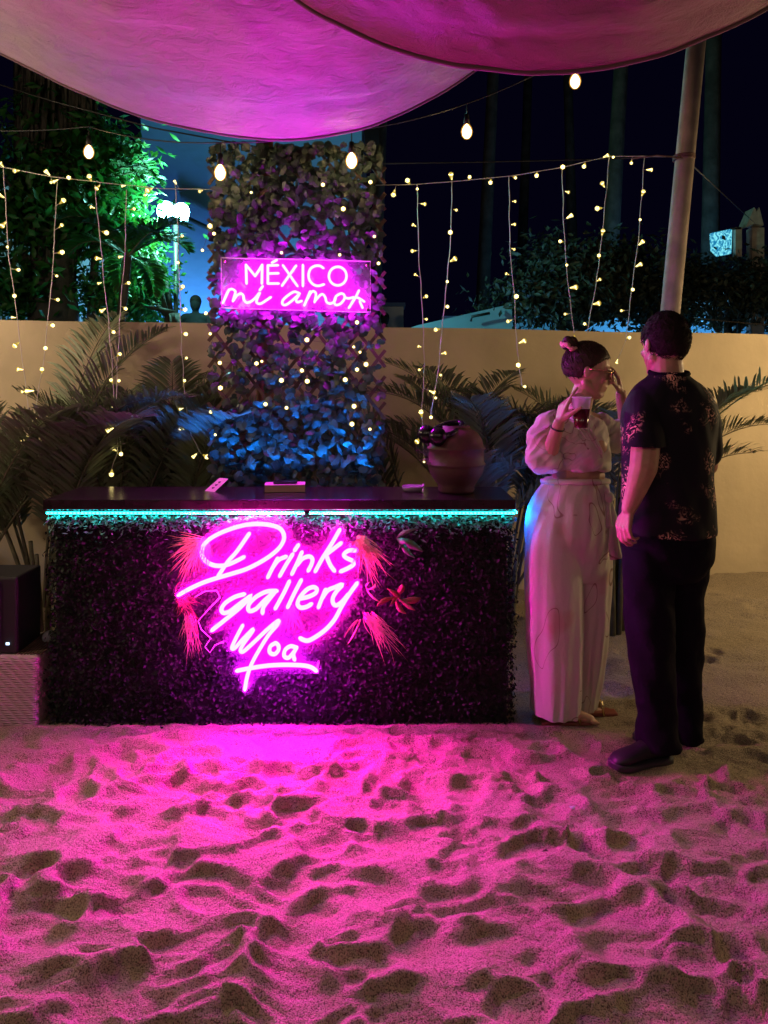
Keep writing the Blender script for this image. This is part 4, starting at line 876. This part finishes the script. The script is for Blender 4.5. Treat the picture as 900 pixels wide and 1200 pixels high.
def shoe(parent, heel, toe, label=None):
    heel, toe = Vector(heel), Vector(toe); t = (toe-heel); Ls = t.length; t.normalize(); sd = Vector((-t.y, t.x, 0)); prof = []
    r_ = empty if False else None
    mb = MB(); vs = []; n_ = 20; ks = [0, .04, .15, .3, .45, .6, .75, .88, .96, 1]
    hh = [.045, .075, .088, .092, .078, .062, .052, .044, .032, .016]; ww = [.018, .032, .037, .037, .037, .042, .046, .042, .030, .010]
    for k, h_, w_ in zip(ks, hh, ww):
        for i in range(n_):
            a_ = 2*math.pi*i/n_; vs.append(heel+t*Ls*k+sd*w_*math.cos(a_)+Vector((0, 0, .018+h_/2+h_/2*math.sin(a_))))
    fs = [(j*n_+i, j*n_+(i+1) % n_, (j+1)*n_+(i+1) % n_, (j+1)*n_+i) for j in range(len(ks)-1) for i in range(n_)]+[tuple(range(n_)), tuple((len(ks)-1)*n_+i for i in range(n_))]
    mb.add(vs, fs); o = mb.build('shoe', M['black_shoe'], parent, label=label)
    mb = MB(); vs = []; fs = []; m_ = 28
    for z in (0, .006, .022, .026):
        for i in range(m_):
            a_ = 2*math.pi*i/m_; k = .5-.5*math.cos(a_); w_ = np.interp(k, ks, ww)+.006; e_ = .004 if z in (0, .026) else 0
            vs.append(heel+t*((k*1.03-.012)*Ls)+sd*(w_-e_)*(1 if math.sin(a_) >= 0 else -1)*min(1, abs(math.sin(a_))*6)+Vector((0, 0, z+.016*max(0, k-.8)*3)))
    for j in range(3):
        for i in range(m_): fs.append((j*m_+i, j*m_+(i+1) % m_, (j+1)*m_+(i+1) % m_, (j+1)*m_+i))
    fs += [tuple(range(m_))[::-1], tuple(3*m_+i for i in range(m_))]; mb.add(vs, fs); mb.build('sole', M['sole'], o)
shoe(man, (1.14, 3.07, .0), (.885, 2.99, .0)); shoe(man, (1.30, 3.25, .0), (1.05, 3.21, .0))
# ---- the woman
def JW(px, py, dd=0.): return P(px, py, 3.43+dd)
wom = empty('person', (.82, 3.43, 0), 'woman with a hair bun in white cropped top and wide white trousers holding a cup', 'person')
mb = MB(); fw = Vector((.96, -.20, -.20)); hc = JW(690, 436); L, R = head(mb, hc, fw, (.1, 0, 1), 1.0, True)
mb.cap(JW(684, 458), JW(676, 492), .050, .054, 16); mb.cap(JW(676, 488), JW(645, 497, -.02), .045, .050); mb.cap(JW(676, 488), JW(706, 500, .04), .045, .048)
mb.ell(JW(675, 515), (.125, .105, .11)); mb.ell(JW(678, 556), (.118, .102, .09)); mb.ell(JW(668, 600), (.16, .13, .12))
for dx in (-8, 14): mb.ell(JW(683+dx, 522, -.07), (.055, .05, .055))
e1, w1 = JW(641, 541, -.09), JW(655, 496, -.17)
mb.cap(JW(642, 495, -.02), e1, .046, .040); mb.cap(e1, w1, .040, .025)
cupc = JW(681, 483, -.20)
hand(mb, w1, (.28, .02, 1), (.95, .30, .1), (.25, -.95, .1), .98, (.12, .50, .62, .68), .30, .10)
e2, w2 = JW(737, 512, .10), JW(728, 462, .06)
mb.cap(JW(706, 500, .04), e2, .044, .040); mb.cap(e2, w2, .040, .026)
hand(mb, w2, (-.20, -.10, 1), (-1, -.1, 0), (-.3, -.9, .1), .95, (.35, .5, .6, .6), .3)
for x0, x1, x2, dD, fx in ((655, 655, 656, -.03, 0), (684, 686, 684, .08, 1)):
    a_, b2, c_ = JW(x0, 610, dD), JW(x1, 720, dD), JW(x2, 826, dD); mb.cap(a_, b2, .085, .055); mb.cap(b2, c_, .050, .034)
    mb.cap(c_-Vector((0, 0, .02)), c_+Vector((.13, -.02, -.055)), .032, .020); q = c_+Vector((.13, -.02, -.058))
    for t in range(5): mb.cap(q+Vector((0, -.026+.013*t, 0)), q+Vector((.030-.004*t, -.028+.014*t, -.004)), .0085, .007, 8)
remesh(mb, 'body', M['skin'], wom, .0045, 3)
hair_cap('hair', L, R, 1.0, M['hair_brown'], wom, (.083, .108, .106), (0, -.016, .030), lambda s_, g_, u_: min(.62-g_+u_*.75, u_+.72-max(0, g_+.05)*1.15-.25*abs(s_)*(g_ > -.1)), 70, .003)
mb = MB(); bc = JW(668, 402, -.01)
for i in range(26): a_ = i*.85; mb.ell(bc+Vector((math.cos(a_)*.018, math.sin(a_)*.018, .016*math.sin(i*1.7))), (.020, .020, .016), Matrix.Rotation(a_, 3, 'Z'), 10, 7)
remesh(mb, 'hair_bun', M['hair_brown'], wom, .004, 2)
mb = MB(); mb.tube([bc+Vector((-.004, 0, -.020))+Vector((math.cos(t)*.030, math.sin(t)*.030, .006*math.sin(5*t)+.5*-.030*math.cos(t)))for t in [i*math.pi/16 for i in range(33)]], [.011+.003*math.sin(i*2.1) for i in range(33)], 8); mb.build('scrunchie', M['scrunchie'], wom)
def strands(parent, L, r3, cen, keep, mt, n, swept, seed):
    rr = random.Random(seed); mb = MB(); made = 0
    while made < n:
        v = Vector((rr.gauss(0, 1), rr.gauss(0, 1), rr.gauss(0, 1))).normalized()
        if keep(*v) < .0: continue
        made += 1; pt = lambda w, o: L(cen[0]+(r3[0]+o)*w.x, cen[1]+(r3[1]+o)*w.y, cen[2]+(r3[2]+o)*w.z)
        if swept:
            tgt = Vector((0, -.62, .78)).normalized(); m1 = v.lerp(tgt, .35).normalized(); m2 = v.lerp(tgt, .7).normalized(); mb.tube([pt(v, -.001), pt(m1, .0025), pt(m2, .002)], [.0016, .0018, .0012], 3, cap=False)
        else:
            d_ = Vector((rr.gauss(0, .10), rr.gauss(0, .10), -.10)); w2 = (v+d_).normalized(); mb.tube([pt(v, -.001), pt(w2, rr.uniform(.0015, .0045))], [.0012, .0004], 3, cap=False)
    mb.build('hair_strands', mt, parent, kind='stuff')
kw = lambda s_, g_, u_: min(.62-g_+u_*.75, u_+.72-max(0, g_+.05)*1.15-.25*abs(s_)*(g_ > -.1))
strands(wom, L, (.083, .108, .106), (0, -.016, .030), kw, M['hair_brown'], 420, True, 3)
strands(man, MAN_L, (.082, .104, .105), (0, -.014, .026), MAN_K, M['hair'], 2600, False, 5)
# sunglasses
gl = MB()
sd = R.col[0]; ff = R.col[1]; uu = R.col[2]
for s_ in (-1, 1):
    c = L(s_*.034, .100, .004); gl.tube([c+(sd*math.cos(t)*.027+uu*math.sin(t)*.024)+ff*(-.006*abs(math.cos(t))) for t in [i*math.pi/9 for i in range(19)]], .0022, 5)
    gl.tube([L(s_*.060, .094, .012), L(s_*.078, .05, .014), L(s_*.086, -.01, .010)], .0018, 5)
gl.tube([L(-.010, .104, .008), L(.010, .104, .008)], .002, 5); go = gl.build('sunglasses', M['metal_gold'], wom)
for s_ in (-1, 1):
    l_ = MB(); l_.ell(L(s_*.034, .100, .004), (.0255, .003, .0225), R, 16, 8); l_.build('lens', M['lens'], go)
# blouse
mb = MB()
rg = [(677, 486, .062, .058), (675, 490, .092, .080), (675, 498, .128, .104), (676, 510, .142, .120), (678, 524, .140, .126), (680, 538, .128, .115), (681, 547, .126, .112), (681, 550, .124, .110)]
mb.loft([(JW(x, y).x, 3.43, JW(x, y).z, rx, ry) for x, y, rx, ry in rg], 8, 48)
for a_, b2, ra, rb in ((JW(645, 496, -.02), JW(637, 515, -.04), .060, .070), (JW(638, 512, -.04), JW(634, 536, -.07), .070, .070), (JW(634, 534, -.07), JW(645, 540, -.09), .068, .054)): mb.cap(a_, b2, ra, rb, 20)
for a_, b2, ra, rb in ((JW(704, 500, .04), JW(722, 512, .07), .060, .070), (JW(720, 510, .07), JW(733, 512, .09), .068, .056)): mb.cap(a_, b2, ra, rb, 20)
def bf(c):
    q = (c.x-JW(640, 0).x); w_ = noise.noise(Vector((c.x*14+c.z*16, c.y*12, (c.z-c.x)*10)))
    return .010*w_-.014*abs(noise.noise(Vector(((c.x-c.z)*26, c.y*16, (c.z+c.x)*7))))+.006
remesh(mb, 'blouse', M['blouse'], wom, .0055, 1, bf)
# wrap neckline folds
mb = MB()
for k in range(4):
    mb.tube([JW(668+k*4, 488, -.075-.006*k), JW(683+k*4, 508, -.128), JW(697+k*3, 530, -.118), JW(704, 540+k*2, -.085)], [.005, .007, .006, .003], 6, flat=.7)
mb.build('wrap_fold', M['blouse'], wom)
# trousers
mb = MB()
def pf(amp, ph): return lambda th, t: 1+amp*t*(.55*math.sin(7*th+ph)+.45*math.sin(11*th-ph*2+2*t))+.012*math.sin(13*th+8*t)
rg = [(674, 560, .140, .112), (674, 566, .146, .118), (670, 580, .168, .134), (667, 600, .186, .150), (666, 625, .194, .150), (666, 650, .180, .120), (666, 680, .15, .07)]
mb.loft([(JW(x, y).x, 3.43, JW(x, y).z, rx, ry) for x, y, rx, ry in rg], 6, 60, lambda th, t: 1+.014*math.sin(15*th+3*t))
rg = [(652, 600, .105, .115), (648, 640, .122, .130), (649, 690, .126, .130), (650, 750, .120, .130), (651, 800, .110, .125), (651, 834, .104, .120)]
mb.loft([(P(x, y, 3.41).x, 3.41, P(x, y, 3.41).z, rx, ry) for x, y, rx, ry in rg], 10, 72, pf(.10, 1.3))
rg = [(684, 600, .095, .105), (690, 640, .100, .115), (691, 690, .095, .115), (690, 740, .086, .110), (687, 790, .070, .095), (684, 828, .056, .080)]
mb.loft([(P(x, y, 3.50).x, 3.50, P(x, y, 3.50).z, rx, ry) for x, y, rx, ry in rg], 10, 60, pf(.10, 3.1))
remesh(mb, 'trousers', M['pants'], wom, .0055, 4, lambda c: .011*noise.noise(Vector((c.x*22, c.y*22, c.z*1.6)))*min(1, max(.25, (1.15-c.z)*1.6))+.004*noise.noise(Vector((c.x*14, c.y*14, c.z*9))))
mb = MB(); pts = []
for i in range(33): t = i/32*2*math.pi; c = JW(674, 564+3*math.sin(t)); pts.append(Vector((c.x+math.cos(t)*.149, 3.43+math.sin(t)*.121, c.z)))
mb.tube(pts, .012, 8, flat=.5); kn = JW(714, 583, -.09); mb.ell(kn, (.022, .020, .024))
mb.tube([JW(705, 567, -.06), JW(711, 575, -.09), kn], [.012, .014, .012], 8); mb.tube([kn, JW(718, 605, -.09), JW(719, 635, -.08), JW(722, 655, -.08)], [.010, .018, .024, .028], 8, flat=.4)
mb.tube([kn, JW(712, 600, -.10), JW(713, 618, -.10)], [.010, .015, .018], 8, flat=.4); mb.build('waist_tie', M['pants'], wom)
mb = MB(); c = w1.lerp(e1, .12); ax = (e1-w1).normalized(); u_ = ax.orthogonal().normalized(); v_ = ax.cross(u_)
mb.tube([c+(u_*math.cos(t)+v_*math.sin(t))*.029 for t in [i*math.pi/9 for i in range(19)]], .0035, 6); mb.build('bracelet', M['bracelet'], wom)
for k, (x, y, dD) in enumerate(((664, 843, -.03), (692, 838, .06))):
    c = P(x, y, 3.43+dD); c.z = .012; mb = MB(); mb.box(c+Vector((.0, 0, 0)), (.235, .075, .018)); o = mb.build('sandal', M['leaf_rust'], wom, smooth=False); bb = o.modifiers.new('b', 'BEVEL'); bb.width = .03; bb.segments = 4
    mb = MB(); mb.tube([c+Vector((.05, -.038, .0)), c+Vector((.045, -.02, .052)), c+Vector((.045, .02, .052)), c+Vector((.05, .038, .0))], .006, 6); mb.build('strap', M['metal_gold'], o)
# cup
cup = empty('plastic_cup', cupc-Vector((0, 0, .064)), 'translucent plastic cup half full of dark red drink in the hand of the woman', 'cup')
cb = cupc-Vector((0, 0, .064)); mb = MB(); mb.lathe(cb, [(.001, .0), (.026, .0), (.0265, .003), (.036, .080), (.0395, .122), (.043, .124), (.043, .129), (.038, .129), (.035, .085), (.001, .084)], 28); mb.build('cup_wall', M['cup_plastic'], cup)
mb = MB(); mb.lathe(cb, [(.001, -.001), (.0272, -.001), (.0278, .004), (.0368, .078), (.001, .0785)], 28); mb.build('drink', M['drink'], cup)

# ------------------------------------------------------------------ background beyond the wall
def tree(name, base, blobs, n_, size, mt, label, seed, trunk=(.14, 2.), cat='tree', limbs=6, trunk_mat=None):
    r = np.random.default_rng(seed); base = Vector(base); root = empty(name, base, label, cat)
    C = []; N = []
    tot = sum(b[3]*b[4]*b[5] for b in blobs)**1
    for (x, y, z, rx, ry, rz) in blobs:
        k = int(n_*(rx*ry*rz)/tot); nc = max(6, k//34); cc = r.normal(0, 1, (nc, 3)); cc /= np.linalg.norm(cc, axis=1)[:, None]; cc *= (r.random((nc, 1))**.45)
        ctr = np.array([x, y, z])+cc*np.array([rx, ry, rz]); idx = r.integers(0, nc, k); off = r.normal(0, 1, (k, 3))*size*1.7*np.array([1, 1, .7])
        C.append(ctr[idx]+off); N.append(cc[idx]+np.array([0, 0, .4]))
    C = np.concatenate(C); N = np.concatenate(N)
    V, Fq = leaves_np(C, N, r.uniform(.7, 1.4, len(C))*size, r.uniform(.35, .6, len(C))*size, seed); link('crown', np_mesh('crown', V, Fq, mt, False), root)
    mb = MB(); tr_, th = trunk; top = base+Vector((0, 0, th)); mb.tube([base-Vector((0, 0, .2)), base.lerp(top, .5)+Vector((.06, 0, 0)), top], [tr_, tr_*.8, tr_*.6], 9)
    rr = random.Random(seed)
    for i in range(limbs):
        bl = blobs[i % len(blobs)]; e = Vector((bl[0]+rr.uniform(-.6, .6)*bl[3], bl[1]+rr.uniform(-.6, .6)*bl[4], bl[2]+rr.uniform(-.4, .6)*bl[5])); s_ = base.lerp(top, rr.uniform(.6, 1))
        mb.tube([s_, s_.lerp(e, .5)+Vector((rr.uniform(-.1, .1), 0, rr.uniform(0, .2))), e], [tr_*.4, tr_*.25, tr_*.08], 6)
    mb.build('trunk', trunk_mat or M['bark'], root); return root
def blob(px, py, D, rx, rz, ry=.8): p = P(px, py, D); return (p.x, p.y, p.z, rx/F*D, ry, rz/F*D)
tree('broadleaf_tree', (-3.6, 8.6, 1.1), [blob(110,185,8.8,38,42), blob(50,240,8.4,60,45), blob(80,170,9.0,46,36), blob(128,250,8.8,32,35), blob(15,340,8.4,36,36)], 7500, .13, M['tree_leaf'], 'big broadleaf tree lit green by the floodlight at the left', 21, (.16, 2.2), limbs=10)
tree('climber_bush', (-2.35, 8.6, 1.1), [blob(158,345,9.1,26,42), blob(152,295,9.0,28,28), blob(140,352,9.2,38,32)], 7000, .09, M['tree_leaf'], 'dense rounded bush under the floodlight with bright green top leaves', 22, (.1, 1.2), 'bush')
tree('leafy_bush', (2.9, 12, 1.1), [blob(690,320,12,95,42,1.2), blob(650,350,11.6,85,35,1.), blob(760,350,12.4,60,40,1.)], 9000, .12, M['dark_leaf'], 'wide dark rounded tree above the wall behind the fairy lights', 23, (.15, 1.6), limbs=12)
tree('leafy_bush', (5.6, 12.6, 1.1), [blob(850,345,12.6,75,38,1.2), blob(820,330,12.2,45,30,1.), blob(920,340,12.6,60,45,1)], 7500, .12, M['dark_leaf'], 'dark leafy tree at the right edge under the blue sign', 24, (.15, 1.4), limbs=12)
# big palm trunk with hanging dead skirt
pr = empty('palm_tree', P(55,400,8.2)*1, 'thick palm trunk with hanging dead fronds at the upper left', 'palm tree'); pr.location.z = 1.1
pb = P(58,300,8.6); mb = MB(); mb.tube([(pb.x, pb.y, 1.0), (pb.x+.05, pb.y, 3.2), (pb.x+.1, pb.y, 5.8)], [.28, .24, .26], 14); mb.build('trunk', M['bark'], pr)
mb = MB(); r = random.Random(4)
for i in range(260):
    a_ = r.uniform(0, 6.28); z = r.uniform(3.7, 5.6); q = Vector((pb.x+.08+math.cos(a_)*.27, pb.y+math.sin(a_)*.27, z)); e = q+Vector((math.cos(a_)*.16, math.sin(a_)*.16, -r.uniform(.5, 1.1))); mb.tube([q, q.lerp(e, .5)+Vector((math.cos(a_)*.06, math.sin(a_)*.06, 0)), e], [.012, .03, .006], 4, flat=.3)
mb.build('dead_frond_skirt', M['bark'], pr)
for i in range(10): frond(pr, (pb.x+.1, pb.y, 5.7), i*.63, math.radians(r.uniform(10, 60)), 2.6, 1.6, 900+i, .03, .15, .6)
# small fan palm sprays in front of the lit trees
for k, (px, py, D, lab) in enumerate(((150,300,7.6,'spiky palm spray hanging in front of the lit bush'), (118,215,8.6,'bright green palm spray high beside the festoon bulb'))):
    pp = P(px, py, D); rt = empty('palm_plant', (pp.x, pp.y, 1.1), lab, 'palm'); mb = MB(); mb.tube([(pp.x-.2, pp.y+.1, 1.0), (pp.x-.1, pp.y, (pp.z+1)/2), pp], [.06, .05, .04], 7); mb.build('trunk', M['bark'], rt)
    for i in range(9): 
        mo = frond(rt, pp, i*.7, math.radians(random.uniform(-5, 55)), .75, 1.8, 700+i+k*30, .014, .10, .26); mo.data.materials[1] = M['tree_leaf']
# tall thin palm trunks against the sky
for k, (px, D, wd, lab) in enumerate(((441, 16, .13, 'thin dark palm trunk right of the trellis'), (567, 17, .15, 'thin dark palm trunk between the second and third right light strands'), (715, 15, .16, 'tall dark palm trunk above the spot between woman and pole'), (832, 15, .17, 'tall dark palm trunk right of the tilted pole'), (672, 19, .13, 'faint far palm trunk above the head of the woman'), (610, 21, .14, 'faint far palm trunk behind the third right light strand'))):
    b0 = P(px, 400, D); r = random.Random(k); rt = empty('tall_palm', (b0.x, D, 1.1), lab, 'palm tree'); H = r.uniform(11.5, 13.5); ln = r.uniform(-.3, .5)
    mb = MB(); mb.tube([(b0.x-.1, D, 1), (b0.x, D, 4), (b0.x+ln*.5, D, 8), (b0.x+ln, D, H)], [wd*1.2, wd, wd*.85, wd*.8], 10); mb.build('trunk', M['bark'], rt)
    for i in range(8): frond(rt, (b0.x+ln, D, H), i*.785+k, math.radians(r.uniform(0, 65)), 2.4, 1.7, 1000+k*20+i, .03, .12, .6)
# buildings
bl = empty('house', P(300, 380, 12.5)*1, 'blue-lit rendered house wall with a dark eave behind the trellis', 'building'); bl.location.z = 1.1
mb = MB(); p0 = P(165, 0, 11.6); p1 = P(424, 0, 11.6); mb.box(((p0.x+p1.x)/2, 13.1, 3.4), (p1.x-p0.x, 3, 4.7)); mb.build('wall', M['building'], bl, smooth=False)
mb = MB(); mb.box(((p0.x+p1.x)/2, 13.1, 5.85), (p1.x-p0.x+.5, 3.9, .18)); mb.build('roof', M['terrace'], bl, smooth=False)
mb = MB(); mb.tube([P(212,252,11.5), P(246,268,11.5), P(300,290,11.5)], .035, 5); mb.build('gutter', M['cable_black'], bl)
b2_ = empty('house', (-5.4, 11.4, 1.1), 'grey house wall with a small lit window behind the left tree', 'building')
mb = MB(); mb.box((-5.6, 12.4, 2.8), (3.4, 2, 3.4)); mb.build('wall', M['building_pale'], b2_, smooth=False)
wp = P(40, 326, 11.3); mb = MB(); mb.box((wp.x, 11.37, wp.z), (.30, .05, .36)); wn = mb.build('window', M['building_pale'], b2_, smooth=False)
for i in (-1, 1):
    for j in (-1, 1): mb = MB(); mb.box((wp.x+i*.062, 11.34, wp.z+j*.075), (.11, .01, .135)); mb.build('pane', emat('lit_pane', (.35, .85, 1), 1.1, False), wn, smooth=False)
wb = empty('white_hut', P(459, 380, 13)*1, 'small pale blue white block above the wall right of the trellis', 'building'); wb.location.z = 1.1
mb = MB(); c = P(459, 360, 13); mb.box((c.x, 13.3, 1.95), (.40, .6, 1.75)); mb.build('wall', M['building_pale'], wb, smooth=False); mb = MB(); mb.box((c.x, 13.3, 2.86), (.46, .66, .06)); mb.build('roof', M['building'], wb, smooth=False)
pw = empty('stair_parapet', P(540, 385, 11.2)*1, 'sloping pale blue parapet with a handrail above the wall', 'wall'); pw.location.z = 1.1
mb = MB(); q = [P(478, 400, 11.2), P(600, 400, 11.2), P(600, 356, 11.2), P(490, 381, 11.2), P(478, 385, 11.2)]; mb.add(q+[v+Vector((0, .2, 0)) for v in q], [(0,1,2,3,4),(9,8,7,6,5)]+[(i, (i+1) % 5+0, (i+1) % 5+5, i+5)[::-1] for i in range(5)]); mb.build('parapet_wall', M['blue_wall'], pw, smooth=False)
mb = MB(); mb.tube([P(552, 376, 11.1), P(553, 371, 11.05), P(574, 367, 11.05)], .02, 6); mb.build('handrail', M['cable_black'], pw)
pr2 = empty('stair_parapet', P(820, 385, 14.5)*1, 'blue lit low wall glimpsed through the dark tree at the right', 'wall'); pr2.location.z = 1.1
mb = MB(); mb.box((4.3, 14.6, 2.0), (6.4, .2, 1.6)); mb.build('parapet_wall', M['blue_wall'], pr2, smooth=False)
# blue floodlight lighting those walls (the blue glow seen behind the bush)
def flood(pos, label, w_, h_, mt, E, colr, rotz=0, name='floodlight', spread=None):
    rt = empty(name, pos, label, 'floodlight'); pos = Vector(pos); R_ = Matrix.Rotation(rotz, 3, 'Z')
    for s_ in (-1, 1):
        c = pos+R_@Vector((s_*w_*.55, 0, .0 if s_ < 0 else -.02)); mb = MB(); mb.box(c+R_@Vector((0, .05, 0)), (w_, .08, h_*1.1), R_); hd = mb.build('lamp_head', M['cable_black'], rt, smooth=False)
        mb = MB(); mb.ell(c+R_@Vector((0, .0, 0)), (w_*.62, .05, h_*.62), None, 18, 10); mb.build('lamp_face', mt, hd, smooth=False)
    mb = MB(); mb.tube([(pos.x, pos.y+.12, 1.05), (pos.x, pos.y+.12, pos.z)], .03, 8); mb.build('mast', M['cable_black'], rt)
    if E:
        l = bpy.data.lights.new('flood_light', 'POINT'); l.energy = E; l.color = colr; l.shadow_soft_size = .12; lo = bpy.data.objects.new('flood_light', l); lo.location = pos-Vector((0, .25, .1)); COL.objects.link(lo); lo.parent = rt; lo.matrix_parent_inverse = Matrix.Translation(-rt.location)
flood(P(203, 247, 9.3), 'glaring blue white twin floodlight left of the trellis', .17, .19, M['flood'], 420, (.28, .95, .80))
flood(P(790, 372, 13.6), 'blue floodlight hidden in the dark tree behind the pole', .2, .15, emat('flood_dim', (.2, .6, 1), 6), 220, (.15, .55, 1))
up = P(222, 395, 10.95); up.z = 1.35
rt = empty('floodlight', up, 'low blue floodlight at the foot of the house wall', 'floodlight'); mb = MB(); mb.box(up, (.22, .08, .14)); hd = mb.build('lamp_head', M['cable_black'], rt, smooth=False); mb = MB(); mb.box(up+Vector((0, .05, .01)), (.19, .02, .12)); mb.build('lamp_face', emat('flood_low', (.12, .45, 1), 6), hd, smooth=False)
l = bpy.data.lights.new('flood_light', 'POINT'); l.energy = 620; l.color = (.13, .45, 1); l.shadow_soft_size = .1; lo = bpy.data.objects.new('flood_light', l); lo.location = up+Vector((0, .0, .15)); COL.objects.link(lo); lo.parent = rt; lo.matrix_parent_inverse = Matrix.Translation(-rt.location)
# hanging lit sign and wooden posts
sgn = empty('lit_sign', P(848, 300, 12)*1, 'small glowing blue hanging sign above the dark tree at the right', 'sign')
bm_pts = [(834,273),(858,268),(857,297),(842,300),(835,293)]; o = plate('sign_panel', bm_pts, 12, .08, M['sign_face'], sgn)
mb = MB(); mb.box(P(864, 284, 12.05), (.10, .1, .46)); mb.build('side_post', M['pole'], sgn, smooth=False); mb = MB(); mb.tube([P(856,268,12), P(868,267.5,12)], .02, 6); mb.tube([P(866,270,12.1), P(866,400,12.1)], .03, 6); mb.build('bracket', M['cable_black'], sgn)
gp = empty('carved_post', P(885, 300, 12)*1, 'brown wooden post with a pointed gable top at the right edge', 'post')
mb = MB(); c = P(885, 300, 12.2); mb.box((c.x, c.y, 2.56), (.19, .2, 2.84)); mb.build('shaft', M['pole'], gp, smooth=False)
q = [P(874,266,12), P(884,243,12), P(887,248,12), P(890,243,12), P(895,264,12), P(885,262,12)]; mb = MB(); mb.add(q+[v+Vector((0, .3, 0)) for v in q], [(0,1,2,3,4,5),(11,10,9,8,7,6)]+[(i, (i+1) % 6, (i+1) % 6+6, i+6)[::-1] for i in range(6)]); mb.build('gable', M['pole'], gp, smooth=False)
# far people
def far_person(px, py, D, label, k=1.0, face=0):
    top = P(px, py, D); z0 = 1.1; H = top.z-z0; s_ = H/1.72; rt = empty('person', (top.x, D, z0), label, 'person'); o3 = Vector((top.x, D, z0)); G = lambda x, y, z: o3+Vector((x, y, z))*s_
    mb = MB(); mb.ell(G(0, 0, 1.61), (.078*s_, .095*s_, .115*s_)); mb.cap(G(0, .01, 1.50), G(0, .01, 1.42), .05*s_, .055*s_); mb.cap(G(-.14, 0, 1.40), G(.14, 0, 1.40), .075*s_, .075*s_); mb.ell(G(0, 0, 1.22), (.19*s_, .12*s_, .26*s_)); mb.ell(G(0, 0, .95), (.16*s_, .12*s_, .16*s_))
    for q in (-1, 1):
        mb.cap(G(q*.19, 0, 1.39), G(q*.25, .03, 1.10), .052*s_, .042*s_); mb.cap(G(q*.25, .03, 1.10), G(q*.20, -.10, .90), .04*s_, .03*s_); mb.cap(G(q*.09, 0, .90), G(q*.10, 0, .48), .085*s_, .055*s_); mb.cap(G(q*.10, 0, .48), G(q*.11, .02, .08), .055*s_, .038*s_); mb.cap(G(q*.11, .03, .05), G(q*.12, -.14, .04), .04*s_, .03*s_)
    remesh(mb, 'body', M['dark_silhouette'], rt, .014, 3); mb = MB(); mb.ell(G(0, .012, 1.645), (.085*s_, .10*s_, .095*s_)); mb.build('hair', M['hair'], rt)
far_person(229, 347, 10.3, 'distant man in dark silhouette standing before the blue-lit house')
far_person(451, 367, 12.2, 'tiny dark figure beside the pale hut right of the trellis')
